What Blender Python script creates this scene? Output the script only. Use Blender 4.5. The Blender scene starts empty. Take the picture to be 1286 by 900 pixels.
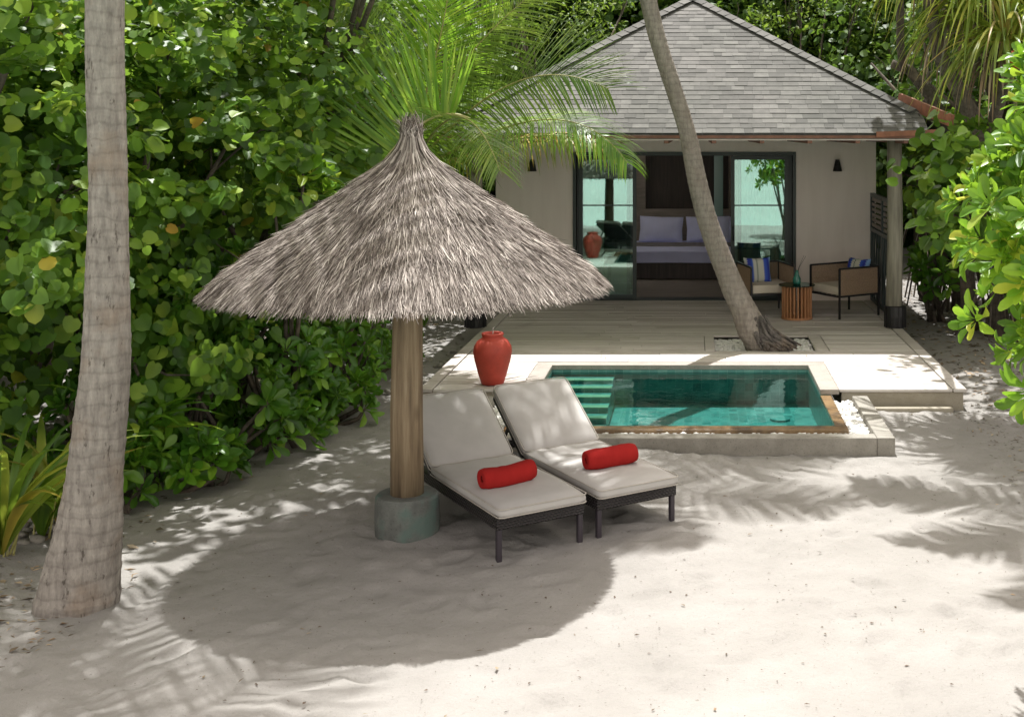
import bpy, math, random
import numpy as np
from mathutils import Vector, Matrix
PI = math.pi
S = bpy.context.scene
C = S.collection
# ------------------------------------------------------------------ camera, sky, sun, exposure
H = 2.9; F = 1500.0; VX = 870.0; VY = 165.0
cam_d = bpy.data.cameras.new("camera"); cam = bpy.data.objects.new("camera", cam_d); C.objects.link(cam)
cam.location = (0, 0, H); cam.rotation_euler = (PI/2, 0, 0)
cam_d.sensor_width = 36; cam_d.lens = 36*F/1286
cam_d.shift_x = -(VX-643)/1286; cam_d.shift_y = -(450-VY)/1286
cam_d.clip_start = .1; cam_d.clip_end = 3000
S.camera = cam
sun_to = Vector((-.05, .43, 1)).normalized()
elev = math.asin(sun_to.z)
W = bpy.data.worlds.new("World"); S.world = W; W.use_nodes = True
wn = W.node_tree; bg = wn.nodes['Background']
sky = wn.nodes.new('ShaderNodeTexSky'); sky.sky_type = 'NISHITA'; sky.sun_disc = False
sky.sun_elevation = elev; sky.sun_rotation = math.atan2(sun_to.x, sun_to.y)
sky.air_density = 1.0; sky.dust_density = 1.6; sky.ozone_density = .8
hs = wn.nodes.new('ShaderNodeHueSaturation'); hs.inputs['Saturation'].default_value = .22
wn.links.new(sky.outputs[0], hs.inputs['Color']); tint = wn.nodes.new('ShaderNodeMix'); tint.data_type = 'RGBA'; tint.blend_type = 'MULTIPLY'; tint.inputs[0].default_value = 1; tint.inputs[7].default_value = (1.07, .94, .83, 1)
wn.links.new(hs.outputs[0], tint.inputs[6]); wn.links.new(tint.outputs[2], bg.inputs[0]); bg.inputs[1].default_value = .15
sl = bpy.data.lights.new("sun", 'SUN'); sl.energy = 2.95; sl.angle = math.radians(.55); sl.color = (1, .985, .965)
so = bpy.data.objects.new("sun", sl); C.objects.link(so)
so.rotation_euler = sun_to.to_track_quat('Z', 'Y').to_euler(); so.location = (0, 0, 30)
S.view_settings.view_transform = 'Standard'; S.view_settings.look = 'None'
S.view_settings.exposure = 1.42; S.view_settings.gamma = 1; S.view_settings.use_curve_mapping = False
S.cycles.max_bounces = 8; S.cycles.diffuse_bounces = 4; S.cycles.transparent_max_bounces = 12
S.cycles.caustics_reflective = False; S.cycles.caustics_refractive = False
S.cycles.use_denoising = True
S.cycles.sample_clamp_indirect = 6

def P(px, py, D):            # a point of the photograph at distance D
    return Vector(((px-VX)*D/F, D, H-(py-VY)*D/F))

# ------------------------------------------------------------------ mesh helpers
OFF = {}
def props(o, label=None, cat=None, group=None, kind=None):
    if label: o['label'] = label
    if cat: o['category'] = cat
    if group: o['group'] = group
    if kind: o['kind'] = kind
    return o
def empty(name, loc, label, cat, group=None, rz=0, local=False):
    o = bpy.data.objects.new(name, None); C.objects.link(o); o.location = loc; o.rotation_euler = (0, 0, rz)
    o.empty_display_size = .2
    OFF[o] = Vector((0, 0, 0)) if local else Vector(loc)
    return props(o, label, cat, group)
def link_mesh(name, me, mat, parent=None, smooth=False, bevel=0, seg=2):
    o = bpy.data.objects.new(name, me); C.objects.link(o)
    if mat: me.materials.append(mat)
    if parent is not None:
        o.parent = parent
        OFF[o] = OFF[parent]
        off = OFF[parent]
        if off.length > 0: me.transform(Matrix.Translation(-off))
    if smooth: me.shade_smooth()
    if bevel:
        b = o.modifiers.new('bevel', 'BEVEL'); b.width = bevel; b.segments = seg; b.limit_method = 'ANGLE'
    return o
class MB:
    def __init__(s): s.v = []; s.f = []
    def add(s, vs, fs):
        n = len(s.v); s.v.extend([tuple(v) for v in vs]); s.f.extend([tuple(i+n for i in f) for f in fs]); return s
    def box(s, x0, x1, y0, y1, z0, z1, M=None):
        vs = [Vector(p) for p in ((x0,y0,z0),(x1,y0,z0),(x1,y1,z0),(x0,y1,z0),(x0,y0,z1),(x1,y0,z1),(x1,y1,z1),(x0,y1,z1))]
        if M is not None: vs = [M @ v for v in vs]
        return s.add(vs, [(0,3,2,1),(4,5,6,7),(0,1,5,4),(1,2,6,5),(2,3,7,6),(3,0,4,7)])
    def bar(s, a, b, w, h=None, up=(0,0,1)):      # a straight bar of width w and height h
        h = h or w; a = Vector(a); b = Vector(b); d = (b-a).normalized(); up = Vector(up)
        sd = d.cross(up)
        if sd.length < 1e-4: sd = d.cross(Vector((0,1,0)))
        sd.normalize(); u = sd.cross(d)
        vs = [p+sd*i*w/2+u*j*h/2 for p in (a, b) for i, j in ((-1,-1),(1,-1),(1,1),(-1,1))]
        return s.add(vs, [(0,3,2,1),(4,5,6,7),(0,1,5,4),(1,2,6,5),(2,3,7,6),(3,0,4,7)])
    def tube(s, pts, rad, n=10, cap=True, wob=0, seed=0):
        pts = [Vector(p) for p in pts]; rs = rad if isinstance(rad, (list, tuple)) else [rad]*len(pts)
        rg = random.Random(seed); base = len(s.v); ref = None
        for i, p in enumerate(pts):
            t = (pts[min(i+1, len(pts)-1)]-pts[max(i-1, 0)]).normalized()
            if ref is None:
                ref = t.cross(Vector((0,1,0)) if abs(t.y) < .9 else Vector((1,0,0))).normalized()
            ref = (ref-t*ref.dot(t)).normalized(); bi = t.cross(ref)
            for k in range(n):
                a = 2*PI*k/n; r = rs[i]*(1+rg.uniform(-wob, wob))
                s.v.append(tuple(p+ref*math.cos(a)*r+bi*math.sin(a)*r))
        m = len(pts)
        for i in range(m-1):
            for k in range(n):
                a = base+i*n+k; b = base+i*n+(k+1) % n
                s.f.append((a, b, b+n, a+n))
        if cap:
            s.f.append(tuple(base+k for k in range(n))[::-1]); s.f.append(tuple(base+(m-1)*n+k for k in range(n)))
        return s
    def lathe(s, prof, c=(0,0,0), n=32):
        base = len(s.v); c = Vector(c)
        for r, z in prof:
            for k in range(n):
                a = 2*PI*k/n; s.v.append((c.x+r*math.cos(a), c.y+r*math.sin(a), c.z+z))
        for i in range(len(prof)-1):
            for k in range(n):
                a = base+i*n+k; b = base+i*n+(k+1) % n
                s.f.append((a, b, b+n, a+n))
        s.f.append(tuple(base+k for k in range(n))[::-1]); s.f.append(tuple(base+(len(prof)-1)*n+k for k in range(n)))
        return s
    def build(s, name, mat, parent=None, **kw):
        me = bpy.data.meshes.new(name); me.from_pydata(s.v, [], s.f); me.update()
        return link_mesh(name, me, mat, parent, **kw)
def arr_mesh(name, V, polys, mat, parent=None, smooth=False):
    """V (n,3); polys: list of (m,k) index arrays"""
    me = bpy.data.meshes.new(name)
    me.vertices.add(len(V)); me.vertices.foreach_set('co', np.ascontiguousarray(V, dtype=np.float32).ravel())
    loops = np.concatenate([p.ravel() for p in polys]).astype(np.int32)
    sizes = np.concatenate([np.full(len(p), p.shape[1], np.int32) for p in polys])
    starts = np.concatenate([[0], np.cumsum(sizes)[:-1]]).astype(np.int32)
    me.loops.add(len(loops)); me.loops.foreach_set('vertex_index', loops)
    me.polygons.add(len(sizes)); me.polygons.foreach_set('loop_start', starts)
    me.update(calc_edges=True); me.validate()
    return link_mesh(name, me, mat, parent, smooth)
def nrm(a): return a/np.maximum(np.linalg.norm(a, axis=-1, keepdims=True), 1e-9)
# leaf templates: (vertices, polygons)
HEART = (np.array([(0,.04,0),(-.2,-.06,.04),(-.48,.15,.08),(-.5,.5,.05),(-.3,.8,-.03),(0,.96,-.12),(.3,.8,-.03),(.5,.5,.05),(.48,.15,.08),(.2,-.06,.04),(0,.5,-.02)]),
         [[(0,1,2,3,4,5,10)], [(0,10,5,6,7,8,9)]])
OBOV = (np.array([(0,0,0),(-.07,.3,.03),(-.2,.62,.06),(-.2,.82,.02),(-.1,.97,-.06),(0,1,-.1),(.1,.97,-.06),(.2,.82,.02),(.2,.62,.06),(.07,.3,.03),(0,.6,.01)]),
        [[(0,10,5,4,3,2,1)], [(0,9,8,7,6,5,10)]])
BLADE = (np.array([(-.3,0,0),(.3,0,0),(-.5,.3,-.0),(.5,.3,-.0),(-.42,.65,-.07),(.42,.65,-.07),(0,1,-.22)]),
         [[(0,1,3,2),(2,3,5,4)], [(4,5,6)]])
STRAP = (np.array([(-.45,0,0),(0,0,-.012),(.45,0,0),(-.5,.3,.03),(0,.3,.015),(.5,.3,.03),(-.42,.6,-.02),(0,.6,-.035),(.42,.6,-.02),(-.25,.85,-.16),(0,.85,-.17),(.25,.85,-.16),(0,1,-.3)]),
         [[(0,1,4,3),(1,2,5,4),(3,4,7,6),(4,5,8,7),(6,7,10,9),(7,8,11,10)], [(9,10,12),(10,11,12)]])
SMALL = (np.array([(0,0,0),(-.28,.4,.05),(0,1,-.08),(.28,.4,.05)]), [[(0,1,2),(0,2,3)]])
def leafset(tmpl, o, d, n, s, w=None):
    T, groups = tmpl; o = np.asarray(o, float); N = len(o)
    d = nrm(np.asarray(d, float)); n = np.asarray(n, float); n = nrm(n-d*(n*d).sum(1, keepdims=True)); side = np.cross(d, n)
    s = np.broadcast_to(np.asarray(s, float), (N,)); w = s if w is None else np.broadcast_to(np.asarray(w, float), (N,))
    V = (o[:, None, :] + (T[:, 0][None, :]*w[:, None])[..., None]*side[:, None, :]
         + (T[:, 1][None, :]*s[:, None])[..., None]*d[:, None, :] + (T[:, 2][None, :]*s[:, None])[..., None]*n[:, None, :]).reshape(-1, 3)
    base = (np.arange(N)*len(T))[:, None, None]
    polys = [(base+np.array(g)[None]).reshape(-1, len(g[0])) for g in groups]
    return V, polys
def join(sets):
    Vs = []; ps = []; n = 0
    for V, pl in sets:
        Vs.append(V); ps += [p+n for p in pl]; n += len(V)
    return np.concatenate(Vs), ps

# ------------------------------------------------------------------ materials
def mat_new(name):
    m = bpy.data.materials.new(name); m.use_nodes = True; nt = m.node_tree
    return m, nt, nt.nodes['Principled BSDF'], nt.nodes['Material Output']
def ramp(nt, stops, fac=None):
    r = nt.nodes.new('ShaderNodeValToRGB'); e = r.color_ramp.elements
    while len(e) < len(stops): e.new(.5)
    for k, (p, c) in zip(e, stops): k.position = p; k.color = (*c, 1)
    if fac is not None: nt.links.new(fac, r.inputs[0])
    return r
def coords(nt, scale=(1,1,1), rot=(0,0,0)):
    tc = nt.nodes.new('ShaderNodeTexCoord'); mp = nt.nodes.new('ShaderNodeMapping')
    mp.inputs['Scale'].default_value = scale; mp.inputs['Rotation'].default_value = rot
    nt.links.new(tc.outputs['Object'], mp.inputs[0]); return mp.outputs[0]
def noise(nt, vec, scale, detail=4, rough=.55):
    n = nt.nodes.new('ShaderNodeTexNoise'); n.inputs['Scale'].default_value = scale
    n.inputs['Detail'].default_value = detail; n.inputs['Roughness'].default_value = rough
    nt.links.new(vec, n.inputs['Vector']); return n.outputs['Fac']
def mixc(nt, a, b, fac, mode='MIX'):
    m = nt.nodes.new('ShaderNodeMix'); m.data_type = 'RGBA'; m.blend_type = mode
    for v, i in ((a, 6), (b, 7)):
        if hasattr(v, 'links'): nt.links.new(v, m.inputs[i])
        else: m.inputs[i].default_value = (*v, 1)
    if hasattr(fac, 'links'): nt.links.new(fac, m.inputs[0])
    else: m.inputs[0].default_value = fac
    return m.outputs[2]
def bump(nt, b, h, strength=.4, dist=.01, prev=None):
    n = nt.nodes.new('ShaderNodeBump'); n.inputs['Strength'].default_value = strength; n.inputs['Distance'].default_value = dist
    nt.links.new(h, n.inputs['Height'])
    if prev is not None: nt.links.new(prev, n.inputs['Normal'])
    nt.links.new(n.outputs[0], b.inputs['Normal']); return n.outputs[0]
def island(nt):
    g = nt.nodes.new('ShaderNodeNewGeometry'); return g.outputs['Random Per Island']
def simple(name, col, rough=.6, metal=0, var=.12, scale=6, bmp=0, bscale=60, spec=.5, stretch=(1,1,1)):
    m, nt, b, out = mat_new(name); v = coords(nt, stretch)
    n = noise(nt, v, scale, 5)
    lo = tuple(c*(1-var) for c in col); hi = tuple(min(1, c*(1+var)) for c in col)
    r = ramp(nt, [(.3, lo), (.7, hi)], n); nt.links.new(r.outputs[0], b.inputs['Base Color'])
    b.inputs['Roughness'].default_value = rough; b.inputs['Metallic'].default_value = metal
    b.inputs['Specular IOR Level'].default_value = spec
    if bmp: bump(nt, b, noise(nt, v, bscale, 4), bmp, .004)
    return m
def leaf_mat(name, stops, rough=.38, trans=.35, tcol=(.35,.6,.06), spec=.5):
    m, nt, b, out = mat_new(name)
    r = ramp(nt, stops, island(nt)); v = coords(nt)
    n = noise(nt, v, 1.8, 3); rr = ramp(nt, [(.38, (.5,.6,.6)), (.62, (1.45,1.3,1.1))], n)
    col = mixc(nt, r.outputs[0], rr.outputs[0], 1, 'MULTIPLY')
    nt.links.new(col, b.inputs['Base Color']); b.inputs['Roughness'].default_value = rough
    b.inputs['Specular IOR Level'].default_value = spec
    t = nt.nodes.new('ShaderNodeBsdfTranslucent')
    tc = mixc(nt, col, tcol, .45); nt.links.new(tc, t.inputs[0])
    mx = nt.nodes.new('ShaderNodeMixShader'); mx.inputs[0].default_value = trans
    nt.links.new(b.outputs[0], mx.inputs[1]); nt.links.new(t.outputs[0], mx.inputs[2]); nt.links.new(mx.outputs[0], out.inputs[0])
    return m
M = {}
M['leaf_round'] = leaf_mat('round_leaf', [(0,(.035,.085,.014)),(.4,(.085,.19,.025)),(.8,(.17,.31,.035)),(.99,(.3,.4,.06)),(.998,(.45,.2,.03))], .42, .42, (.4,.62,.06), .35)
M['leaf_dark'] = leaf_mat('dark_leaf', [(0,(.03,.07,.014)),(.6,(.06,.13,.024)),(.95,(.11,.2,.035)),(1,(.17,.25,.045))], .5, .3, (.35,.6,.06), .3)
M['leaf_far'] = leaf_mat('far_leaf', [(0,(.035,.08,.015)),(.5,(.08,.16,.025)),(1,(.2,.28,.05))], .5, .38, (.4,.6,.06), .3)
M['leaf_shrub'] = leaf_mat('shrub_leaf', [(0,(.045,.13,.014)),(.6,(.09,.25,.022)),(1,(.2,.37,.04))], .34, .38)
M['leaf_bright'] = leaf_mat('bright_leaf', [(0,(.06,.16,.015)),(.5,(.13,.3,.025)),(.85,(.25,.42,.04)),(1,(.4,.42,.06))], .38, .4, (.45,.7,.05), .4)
M['frond'] = leaf_mat('frond_leaf', [(0,(.08,.15,.03)),(.6,(.15,.25,.05)),(1,(.26,.34,.09))], .34, .42, (.45,.7,.08))
M['frond_bright'] = leaf_mat('frond_bright', [(0,(.09,.22,.02)),(.6,(.16,.34,.03)),(1,(.3,.42,.06))], .36, .42, (.45,.75,.05))
M['frond_yellow'] = leaf_mat('frond_yellow', [(0,(.12,.2,.03)),(.5,(.25,.3,.05)),(1,(.5,.3,.06))], .45, .35, (.6,.5,.08))
M['strap'] = leaf_mat('strap_leaf', [(0,(.07,.16,.02)),(.5,(.14,.26,.03)),(.85,(.28,.33,.05)),(1,(.45,.3,.05))], .4, .4, (.5,.65,.06))
M['pandan'] = leaf_mat('pandanus_leaf', [(0,(.14,.22,.03)),(.5,(.27,.38,.06)),(.85,(.36,.38,.08)),(.93,(.4,.3,.12)),(1,(.3,.22,.14))], .4, .4, (.55,.6,.08))
M['midrib'] = simple('midrib', (.36,.34,.12), .45)
M['dead'] = leaf_mat('dry_leaf', [(0,(.1,.07,.045)),(.6,(.22,.17,.12)),(1,(.4,.34,.26))], .7, .1, (.3,.2,.1))
M['litter'] = simple('litter', (.09,.06,.04), .8, var=.4, scale=20)
M['green_dark'] = simple('dark_painted_metal', (.02,.035,.033), .4)
M['black'] = simple('black_rubber', (.012,.012,.013), .38, var=.2, scale=20)
M['black_metal'] = simple('black_metal', (.02,.02,.022), .4, metal=.3)
M['piping'] = simple('piping', (.42,.39,.345), .8)
M['leg_paint'] = simple('leg_paint', (.035,.028,.036), .45)
M['cushion'] = simple('cushion_canvas', (.45,.433,.412), .85, var=.045, scale=7, bmp=.3, bscale=9)
M['cream'] = simple('cream_fabric', (.62,.56,.46), .85, var=.06, bmp=.2, bscale=200)
M['red_towel'] = simple('red_towel', (.33,.02,.018), .95, var=.1, scale=10, bmp=.35, bscale=330, spec=.08)
M['linen_white'] = simple('ceiling_paint', (.8,.78,.75), .8)
M['linen'] = simple('linen', (.64,.66,.95), .8, var=.04, bmp=.15, bscale=40)
M['dark_linen'] = simple('dark_linen', (.2,.18,.19), .8)
M['dark_wood'] = simple('dark_wood', (.055,.04,.034), .55, var=.3, scale=5, stretch=(6,6,.4))
M['grey_wood'] = simple('grey_wood', (.26,.22,.195), .6, var=.2, scale=4, stretch=(.6,5,5))
M['orange_wood'] = simple('painted_wood', (.27,.11,.06), .55, var=.3, scale=9)
M['brown_wood'] = simple('weathered_wood', (.2,.095,.06), .6, var=.3, scale=9)
M['soffit'] = simple('soffit', (.62,.57,.52), .8)
M['interior'] = simple('interior_paint', (.5,.46,.42), .8)
M['tan_rope'] = simple('rope_weave', (.34,.24,.16), .8, var=.25, scale=60, bmp=.8, bscale=150)
M['slat'] = simple('slat_wood', (.42,.2,.09), .5, var=.25, scale=8, stretch=(6,6,.5))
M['fruit'] = simple('fruit_skin', (.4,.08,.02), .5, var=.4, scale=40)
M['blind'] = simple('blind', (.3,.3,.3), .8)

def mk_sand():
    m, nt, b, out = mat_new('sand'); v = coords(nt)
    r = ramp(nt, [(.3, (.262,.25,.232)), (.55, (.303,.289,.270)), (.75, (.332,.318,.30))], noise(nt, v, 1.3, 8, .6))
    fine = ramp(nt, [(.28, (.62,.6,.58)), (.4, (1,1,1))], noise(nt, v, 38, 5, .7))
    gr = ramp(nt, [(.25, (.88,.88,.88)), (.7, (1.07,1.07,1.07))], noise(nt, v, 240, 2, .6))
    c = mixc(nt, r.outputs[0], fine.outputs[0], .55, 'MULTIPLY'); c = mixc(nt, c, gr.outputs[0], 1, 'MULTIPLY')
    nt.links.new(c, b.inputs['Base Color']); b.inputs['Roughness'].default_value = .95; b.inputs['Specular IOR Level'].default_value = .15
    p = bump(nt, b, noise(nt, v, 9, 6, .65), .45, .04)
    p = bump(nt, b, noise(nt, v, 45, 5, .7), .5, .012, p)
    return m
M['sand'] = mk_sand()
def mk_bark(name, dark, light, ring=9, patch=True, warm=(.25,.19,.14), rm=.3, cm=.7, cs=24):
    m, nt, b, out = mat_new(name); v = coords(nt)
    w = nt.nodes.new('ShaderNodeTexWave'); w.bands_direction = 'Z'; w.inputs['Scale'].default_value = ring
    w.inputs['Distortion'].default_value = 5; w.inputs['Detail'].default_value = 4; w.inputs['Detail Scale'].default_value = 1.6
    nt.links.new(v, w.inputs['Vector'])
    vs = coords(nt, (1,1,.25)); n1 = noise(nt, vs, 26, 6, .7); n2 = noise(nt, v, 3.2, 5)
    c = ramp(nt, [(.3, dark), (.72, light)], n1).outputs[0]
    c = mixc(nt, c, warm, ramp(nt, [(.52,(0,0,0)),(.68,(.6,.6,.6))], n2).outputs[0])
    rg = ramp(nt, [(0,(.45,.42,.4)),(.1,(.85,.85,.85)),(.2,(1,1,1)),(.9,(1.05,1.05,1.05)),(1,(1.25,1.25,1.22))], w.outputs['Fac'])
    c = mixc(nt, c, rg.outputs[0], rm, 'MULTIPLY')
    crack = ramp(nt, [(.33,(.2,.18,.16)),(.40,(1,1,1))], noise(nt, coords(nt, (1,1,.32)), cs, 4, .7))
    c = mixc(nt, c, crack.outputs[0], cm, 'MULTIPLY')
    nt.links.new(c, b.inputs['Base Color']); b.inputs['Roughness'].default_value = .9; b.inputs['Specular IOR Level'].default_value = .2
    p = bump(nt, b, w.outputs['Fac'], .3, .01); bump(nt, b, n1, .7, .02, p)
    return m
M['palm_bark'] = mk_bark('palm_bark', (.17,.152,.135), (.37,.34,.30), ring=3.3)
M['palm_bark_far'] = mk_bark('palm_bark_far', (.19,.165,.145), (.37,.33,.29), ring=4, warm=(.24,.2,.17), rm=.22, cm=.35, cs=17)
M['bark'] = mk_bark('bark', (.06,.05,.04), (.17,.145,.12), ring=2)
M['root_bark'] = mk_bark('root_bark', (.04,.035,.035), (.2,.18,.165), ring=12)
def mk_post(name, cols, sc=1):
    m, nt, b, out = mat_new(name); v = coords(nt, (7,7,.45))
    n1 = noise(nt, v, 3*sc, 6, .6); c = ramp(nt, [(.3, cols[0]), (.55, cols[1]), (.75, cols[2])], n1).outputs[0]
    vo = nt.nodes.new('ShaderNodeTexVoronoi'); vo.inputs['Scale'].default_value = 2.3; nt.links.new(coords(nt, (1,1,.55)), vo.inputs['Vector'])
    kn = ramp(nt, [(.05,(.25,.17,.1)),(.13,(1,1,1))], vo.outputs['Distance'])
    c = mixc(nt, c, kn.outputs[0], .85, 'MULTIPLY')
    nt.links.new(c, b.inputs['Base Color']); b.inputs['Roughness'].default_value = .75; bump(nt, b, n1, .5, .01); return m
M['post'] = mk_post('post_wood', [(.09,.06,.035),(.24,.175,.105),(.35,.28,.185)])
M['post_grey'] = mk_post('post_wood_grey', [(.14,.13,.1),(.27,.255,.2),(.36,.34,.275)])
def mk_concrete(name, a, c2, stain=None):
    m, nt, b, out = mat_new(name); v = coords(nt)
    c = ramp(nt, [(.3, a), (.7, c2)], noise(nt, v, 7, 8, .65)).outputs[0]
    sp = ramp(nt, [(.33,(.6,.6,.6)),(.42,(1,1,1))], noise(nt, v, 70, 3, .6)); c = mixc(nt, c, sp.outputs[0], .7, 'MULTIPLY')
    if stain:
        c = mixc(nt, c, stain, ramp(nt, [(.48,(0,0,0)),(.62,(.8,.8,.8))], noise(nt, v, 4, 4)).outputs[0])
    nt.links.new(c, b.inputs['Base Color']); b.inputs['Roughness'].default_value = .85; bump(nt, b, noise(nt, v, 50, 5, .7), .4, .006); return m
M['footing'] = mk_concrete('footing_concrete', (.075,.08,.075), (.17,.18,.16), (.09,.145,.125))
M['coping'] = mk_concrete('coping_stone', (.29,.26,.23), (.38,.345,.305))
M['kerb'] = mk_concrete('kerb_concrete', (.23,.215,.185), (.33,.31,.27))
M['ledge'] = mk_concrete('wet_ledge', (.19,.115,.055), (.3,.2,.1), (.1,.07,.045)); M['ledge'].node_tree.nodes['Principled BSDF'].inputs['Roughness'].default_value = .25
M['fascia'] = mk_concrete('deck_fascia', (.28,.25,.19), (.38,.345,.275))
def mk_wall():
    m, nt, b, out = mat_new('wall_render'); v = coords(nt)
    w = nt.nodes.new('ShaderNodeTexWave'); w.bands_direction = 'X'; w.inputs['Scale'].default_value = 1.7; w.inputs['Distortion'].default_value = .15; nt.links.new(v, w.inputs['Vector'])
    c = ramp(nt, [(.3,(.83,.74,.68)),(.7,(.89,.80,.74))], noise(nt, coords(nt, (3,3,.5)), 2.2, 6)).outputs[0]
    g = ramp(nt, [(0,(.86,.86,.86)),(.06,(1,1,1))], w.outputs['Fac']); c = mixc(nt, c, g.outputs[0], .1, 'MULTIPLY')
    nt.links.new(c, b.inputs['Base Color']); b.inputs['Roughness'].default_value = .85; bump(nt, b, noise(nt, v, 30, 5), .2, .005); return m
M['wall'] = mk_wall()
def mk_planks():
    m, nt, b, out = mat_new('deck_planks'); v = coords(nt, (.35,8,8))
    n = noise(nt, v, 4, 6, .65); c = ramp(nt, [(.28,(.42,.38,.345)),(.5,(.58,.545,.505)),(.75,(.64,.605,.565))], n).outputs[0]
    i = ramp(nt, [(0,(.83,.81,.79)),(1,(1.06,1.06,1.06))], island(nt)); c = mixc(nt, c, i.outputs[0], 1, 'MULTIPLY')
    st = ramp(nt, [(.32,(.55,.52,.5)),(.46,(1,1,1))], noise(nt, coords(nt), 1.6, 6, .65)); c = mixc(nt, c, st.outputs[0], .4, 'MULTIPLY')
    nt.links.new(c, b.inputs['Base Color']); b.inputs['Roughness'].default_value = .8; bump(nt, b, n, .4, .004); return m
M['planks'] = mk_planks()
def mk_shingle():
    m, nt, b, out = mat_new('shingles'); v = coords(nt)
    c = ramp(nt, [(0,(.09,.088,.082)),(.35,(.118,.115,.108)),(.7,(.14,.136,.128)),(1,(.172,.168,.158))], island(nt)).outputs[0]
    n = ramp(nt, [(.3,(.78,.78,.78)),(.7,(1.1,1.1,1.1))], noise(nt, v, 9, 6, .7)); c = mixc(nt, c, n.outputs[0], 1, 'MULTIPLY')
    n2 = ramp(nt, [(.35,(.8,.82,.8)),(.65,(1,1,1))], noise(nt, v, .9, 3)); c = mixc(nt, c, n2.outputs[0], 1, 'MULTIPLY')
    nt.links.new(c, b.inputs['Base Color']); b.inputs['Roughness'].default_value = .9; bump(nt, b, noise(nt, v, 60, 3), .3, .004); return m
M['shingle'] = mk_shingle()
def mk_straw(name, stops):
    m, nt, b, out = mat_new(name); c = ramp(nt, stops, island(nt)).outputs[0]
    n = ramp(nt, [(.32,(.5,.47,.45)),(.62,(1.1,1.1,1.1))], noise(nt, coords(nt), 3.2, 6, .7)); c = mixc(nt, c, n.outputs[0], .8, 'MULTIPLY')
    nt.links.new(c, b.inputs['Base Color']); b.inputs['Roughness'].default_value = .75; b.inputs['Specular IOR Level'].default_value = .25; return m
M['straw'] = mk_straw('straw', [(0,(.06,.048,.04)),(.25,(.165,.136,.118)),(.6,(.315,.272,.245)),(.85,(.5,.45,.405)),(1,(.7,.64,.58))])
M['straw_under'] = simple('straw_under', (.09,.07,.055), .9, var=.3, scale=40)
def mk_tiles():
    m, nt, b, out = mat_new('pool_tiles'); g = nt.nodes.new('ShaderNodeNewGeometry')
    tc = nt.nodes.new('ShaderNodeTexCoord'); sp = nt.nodes.new('ShaderNodeSeparateXYZ'); nt.links.new(tc.outputs['Object'], sp.inputs[0])
    sn = nt.nodes.new('ShaderNodeSeparateXYZ'); nt.links.new(g.outputs['True Normal'], sn.inputs[0])
    def mth(op, a, b_=None):
        n = nt.nodes.new('ShaderNodeMath'); n.operation = op
        for i, x in enumerate((a, b_)):
            if x is None: continue
            if hasattr(x, 'links'): nt.links.new(x, n.inputs[i])
            else: n.inputs[i].default_value = x
        return n.outputs[0]
    size = .1
    lines = None; cells = []
    for ax in range(3):
        q = mth('DIVIDE', sp.outputs[ax], size); fr = mth('FRACT', q); 
        a = mth('ABSOLUTE', mth('SUBTRACT', fr, .5)); ln = mth('GREATER_THAN', a, .46)
        ln = mth('MULTIPLY', ln, mth('LESS_THAN', mth('ABSOLUTE', sn.outputs[ax]), .5))
        lines = ln if lines is None else mth('MAXIMUM', lines, ln)
        cells.append(mth('FLOOR', q))
    cb = nt.nodes.new('ShaderNodeCombineXYZ')
    for k in range(3): nt.links.new(cells[k], cb.inputs[k])
    wn_ = nt.nodes.new('ShaderNodeTexWhiteNoise'); nt.links.new(cb.outputs[0], wn_.inputs['Vector'])
    c = ramp(nt, [(0,(.075,.21,.19)),(.5,(.125,.3,.27)),(1,(.19,.37,.33))], wn_.outputs['Value']).outputs[0]
    n = ramp(nt, [(.3,(.8,.8,.8)),(.7,(1.1,1.1,1.1))], noise(nt, coords(nt), 12, 4)); c = mixc(nt, c, n.outputs[0], 1, 'MULTIPLY')
    c = mixc(nt, c, (.2,.36,.32), lines)
    nt.links.new(c, b.inputs['Base Color']); b.inputs['Roughness'].default_value = .3; return m
M['tiles'] = mk_tiles()
M['tread'] = simple('pale_tile', (.4,.4,.25), .4, var=.1, scale=12)
def mk_water(name, tint, rip=4.0, strength=.12, base=.02):
    m, nt, b, out = mat_new(name); nt.nodes.remove(b)
    t = nt.nodes.new('ShaderNodeBsdfTransparent'); t.inputs[0].default_value = (*tint, 1)
    g = nt.nodes.new('ShaderNodeBsdfGlossy'); g.inputs['Roughness'].default_value = .02
    fr = nt.nodes.new('ShaderNodeFresnel'); fr.inputs[0].default_value = 1.33
    bp = nt.nodes.new('ShaderNodeBump'); bp.inputs['Strength'].default_value = strength; bp.inputs['Distance'].default_value = .03
    nt.links.new(noise(nt, coords(nt), rip, 3), bp.inputs['Height'])
    nt.links.new(bp.outputs[0], g.inputs['Normal']); nt.links.new(bp.outputs[0], fr.inputs['Normal'])
    mx = nt.nodes.new('ShaderNodeMixShader'); nt.links.new(fr.outputs[0], mx.inputs[0])
    nt.links.new(t.outputs[0], mx.inputs[1]); nt.links.new(g.outputs[0], mx.inputs[2]); nt.links.new(mx.outputs[0], out.inputs[0])
    return m
M['water'] = mk_water('pool_water', (.44,.76,.74))
M['sea'] = simple('sea', (.2,.33,.3), .15, var=.2, scale=.1, bmp=.3, bscale=2)
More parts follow.
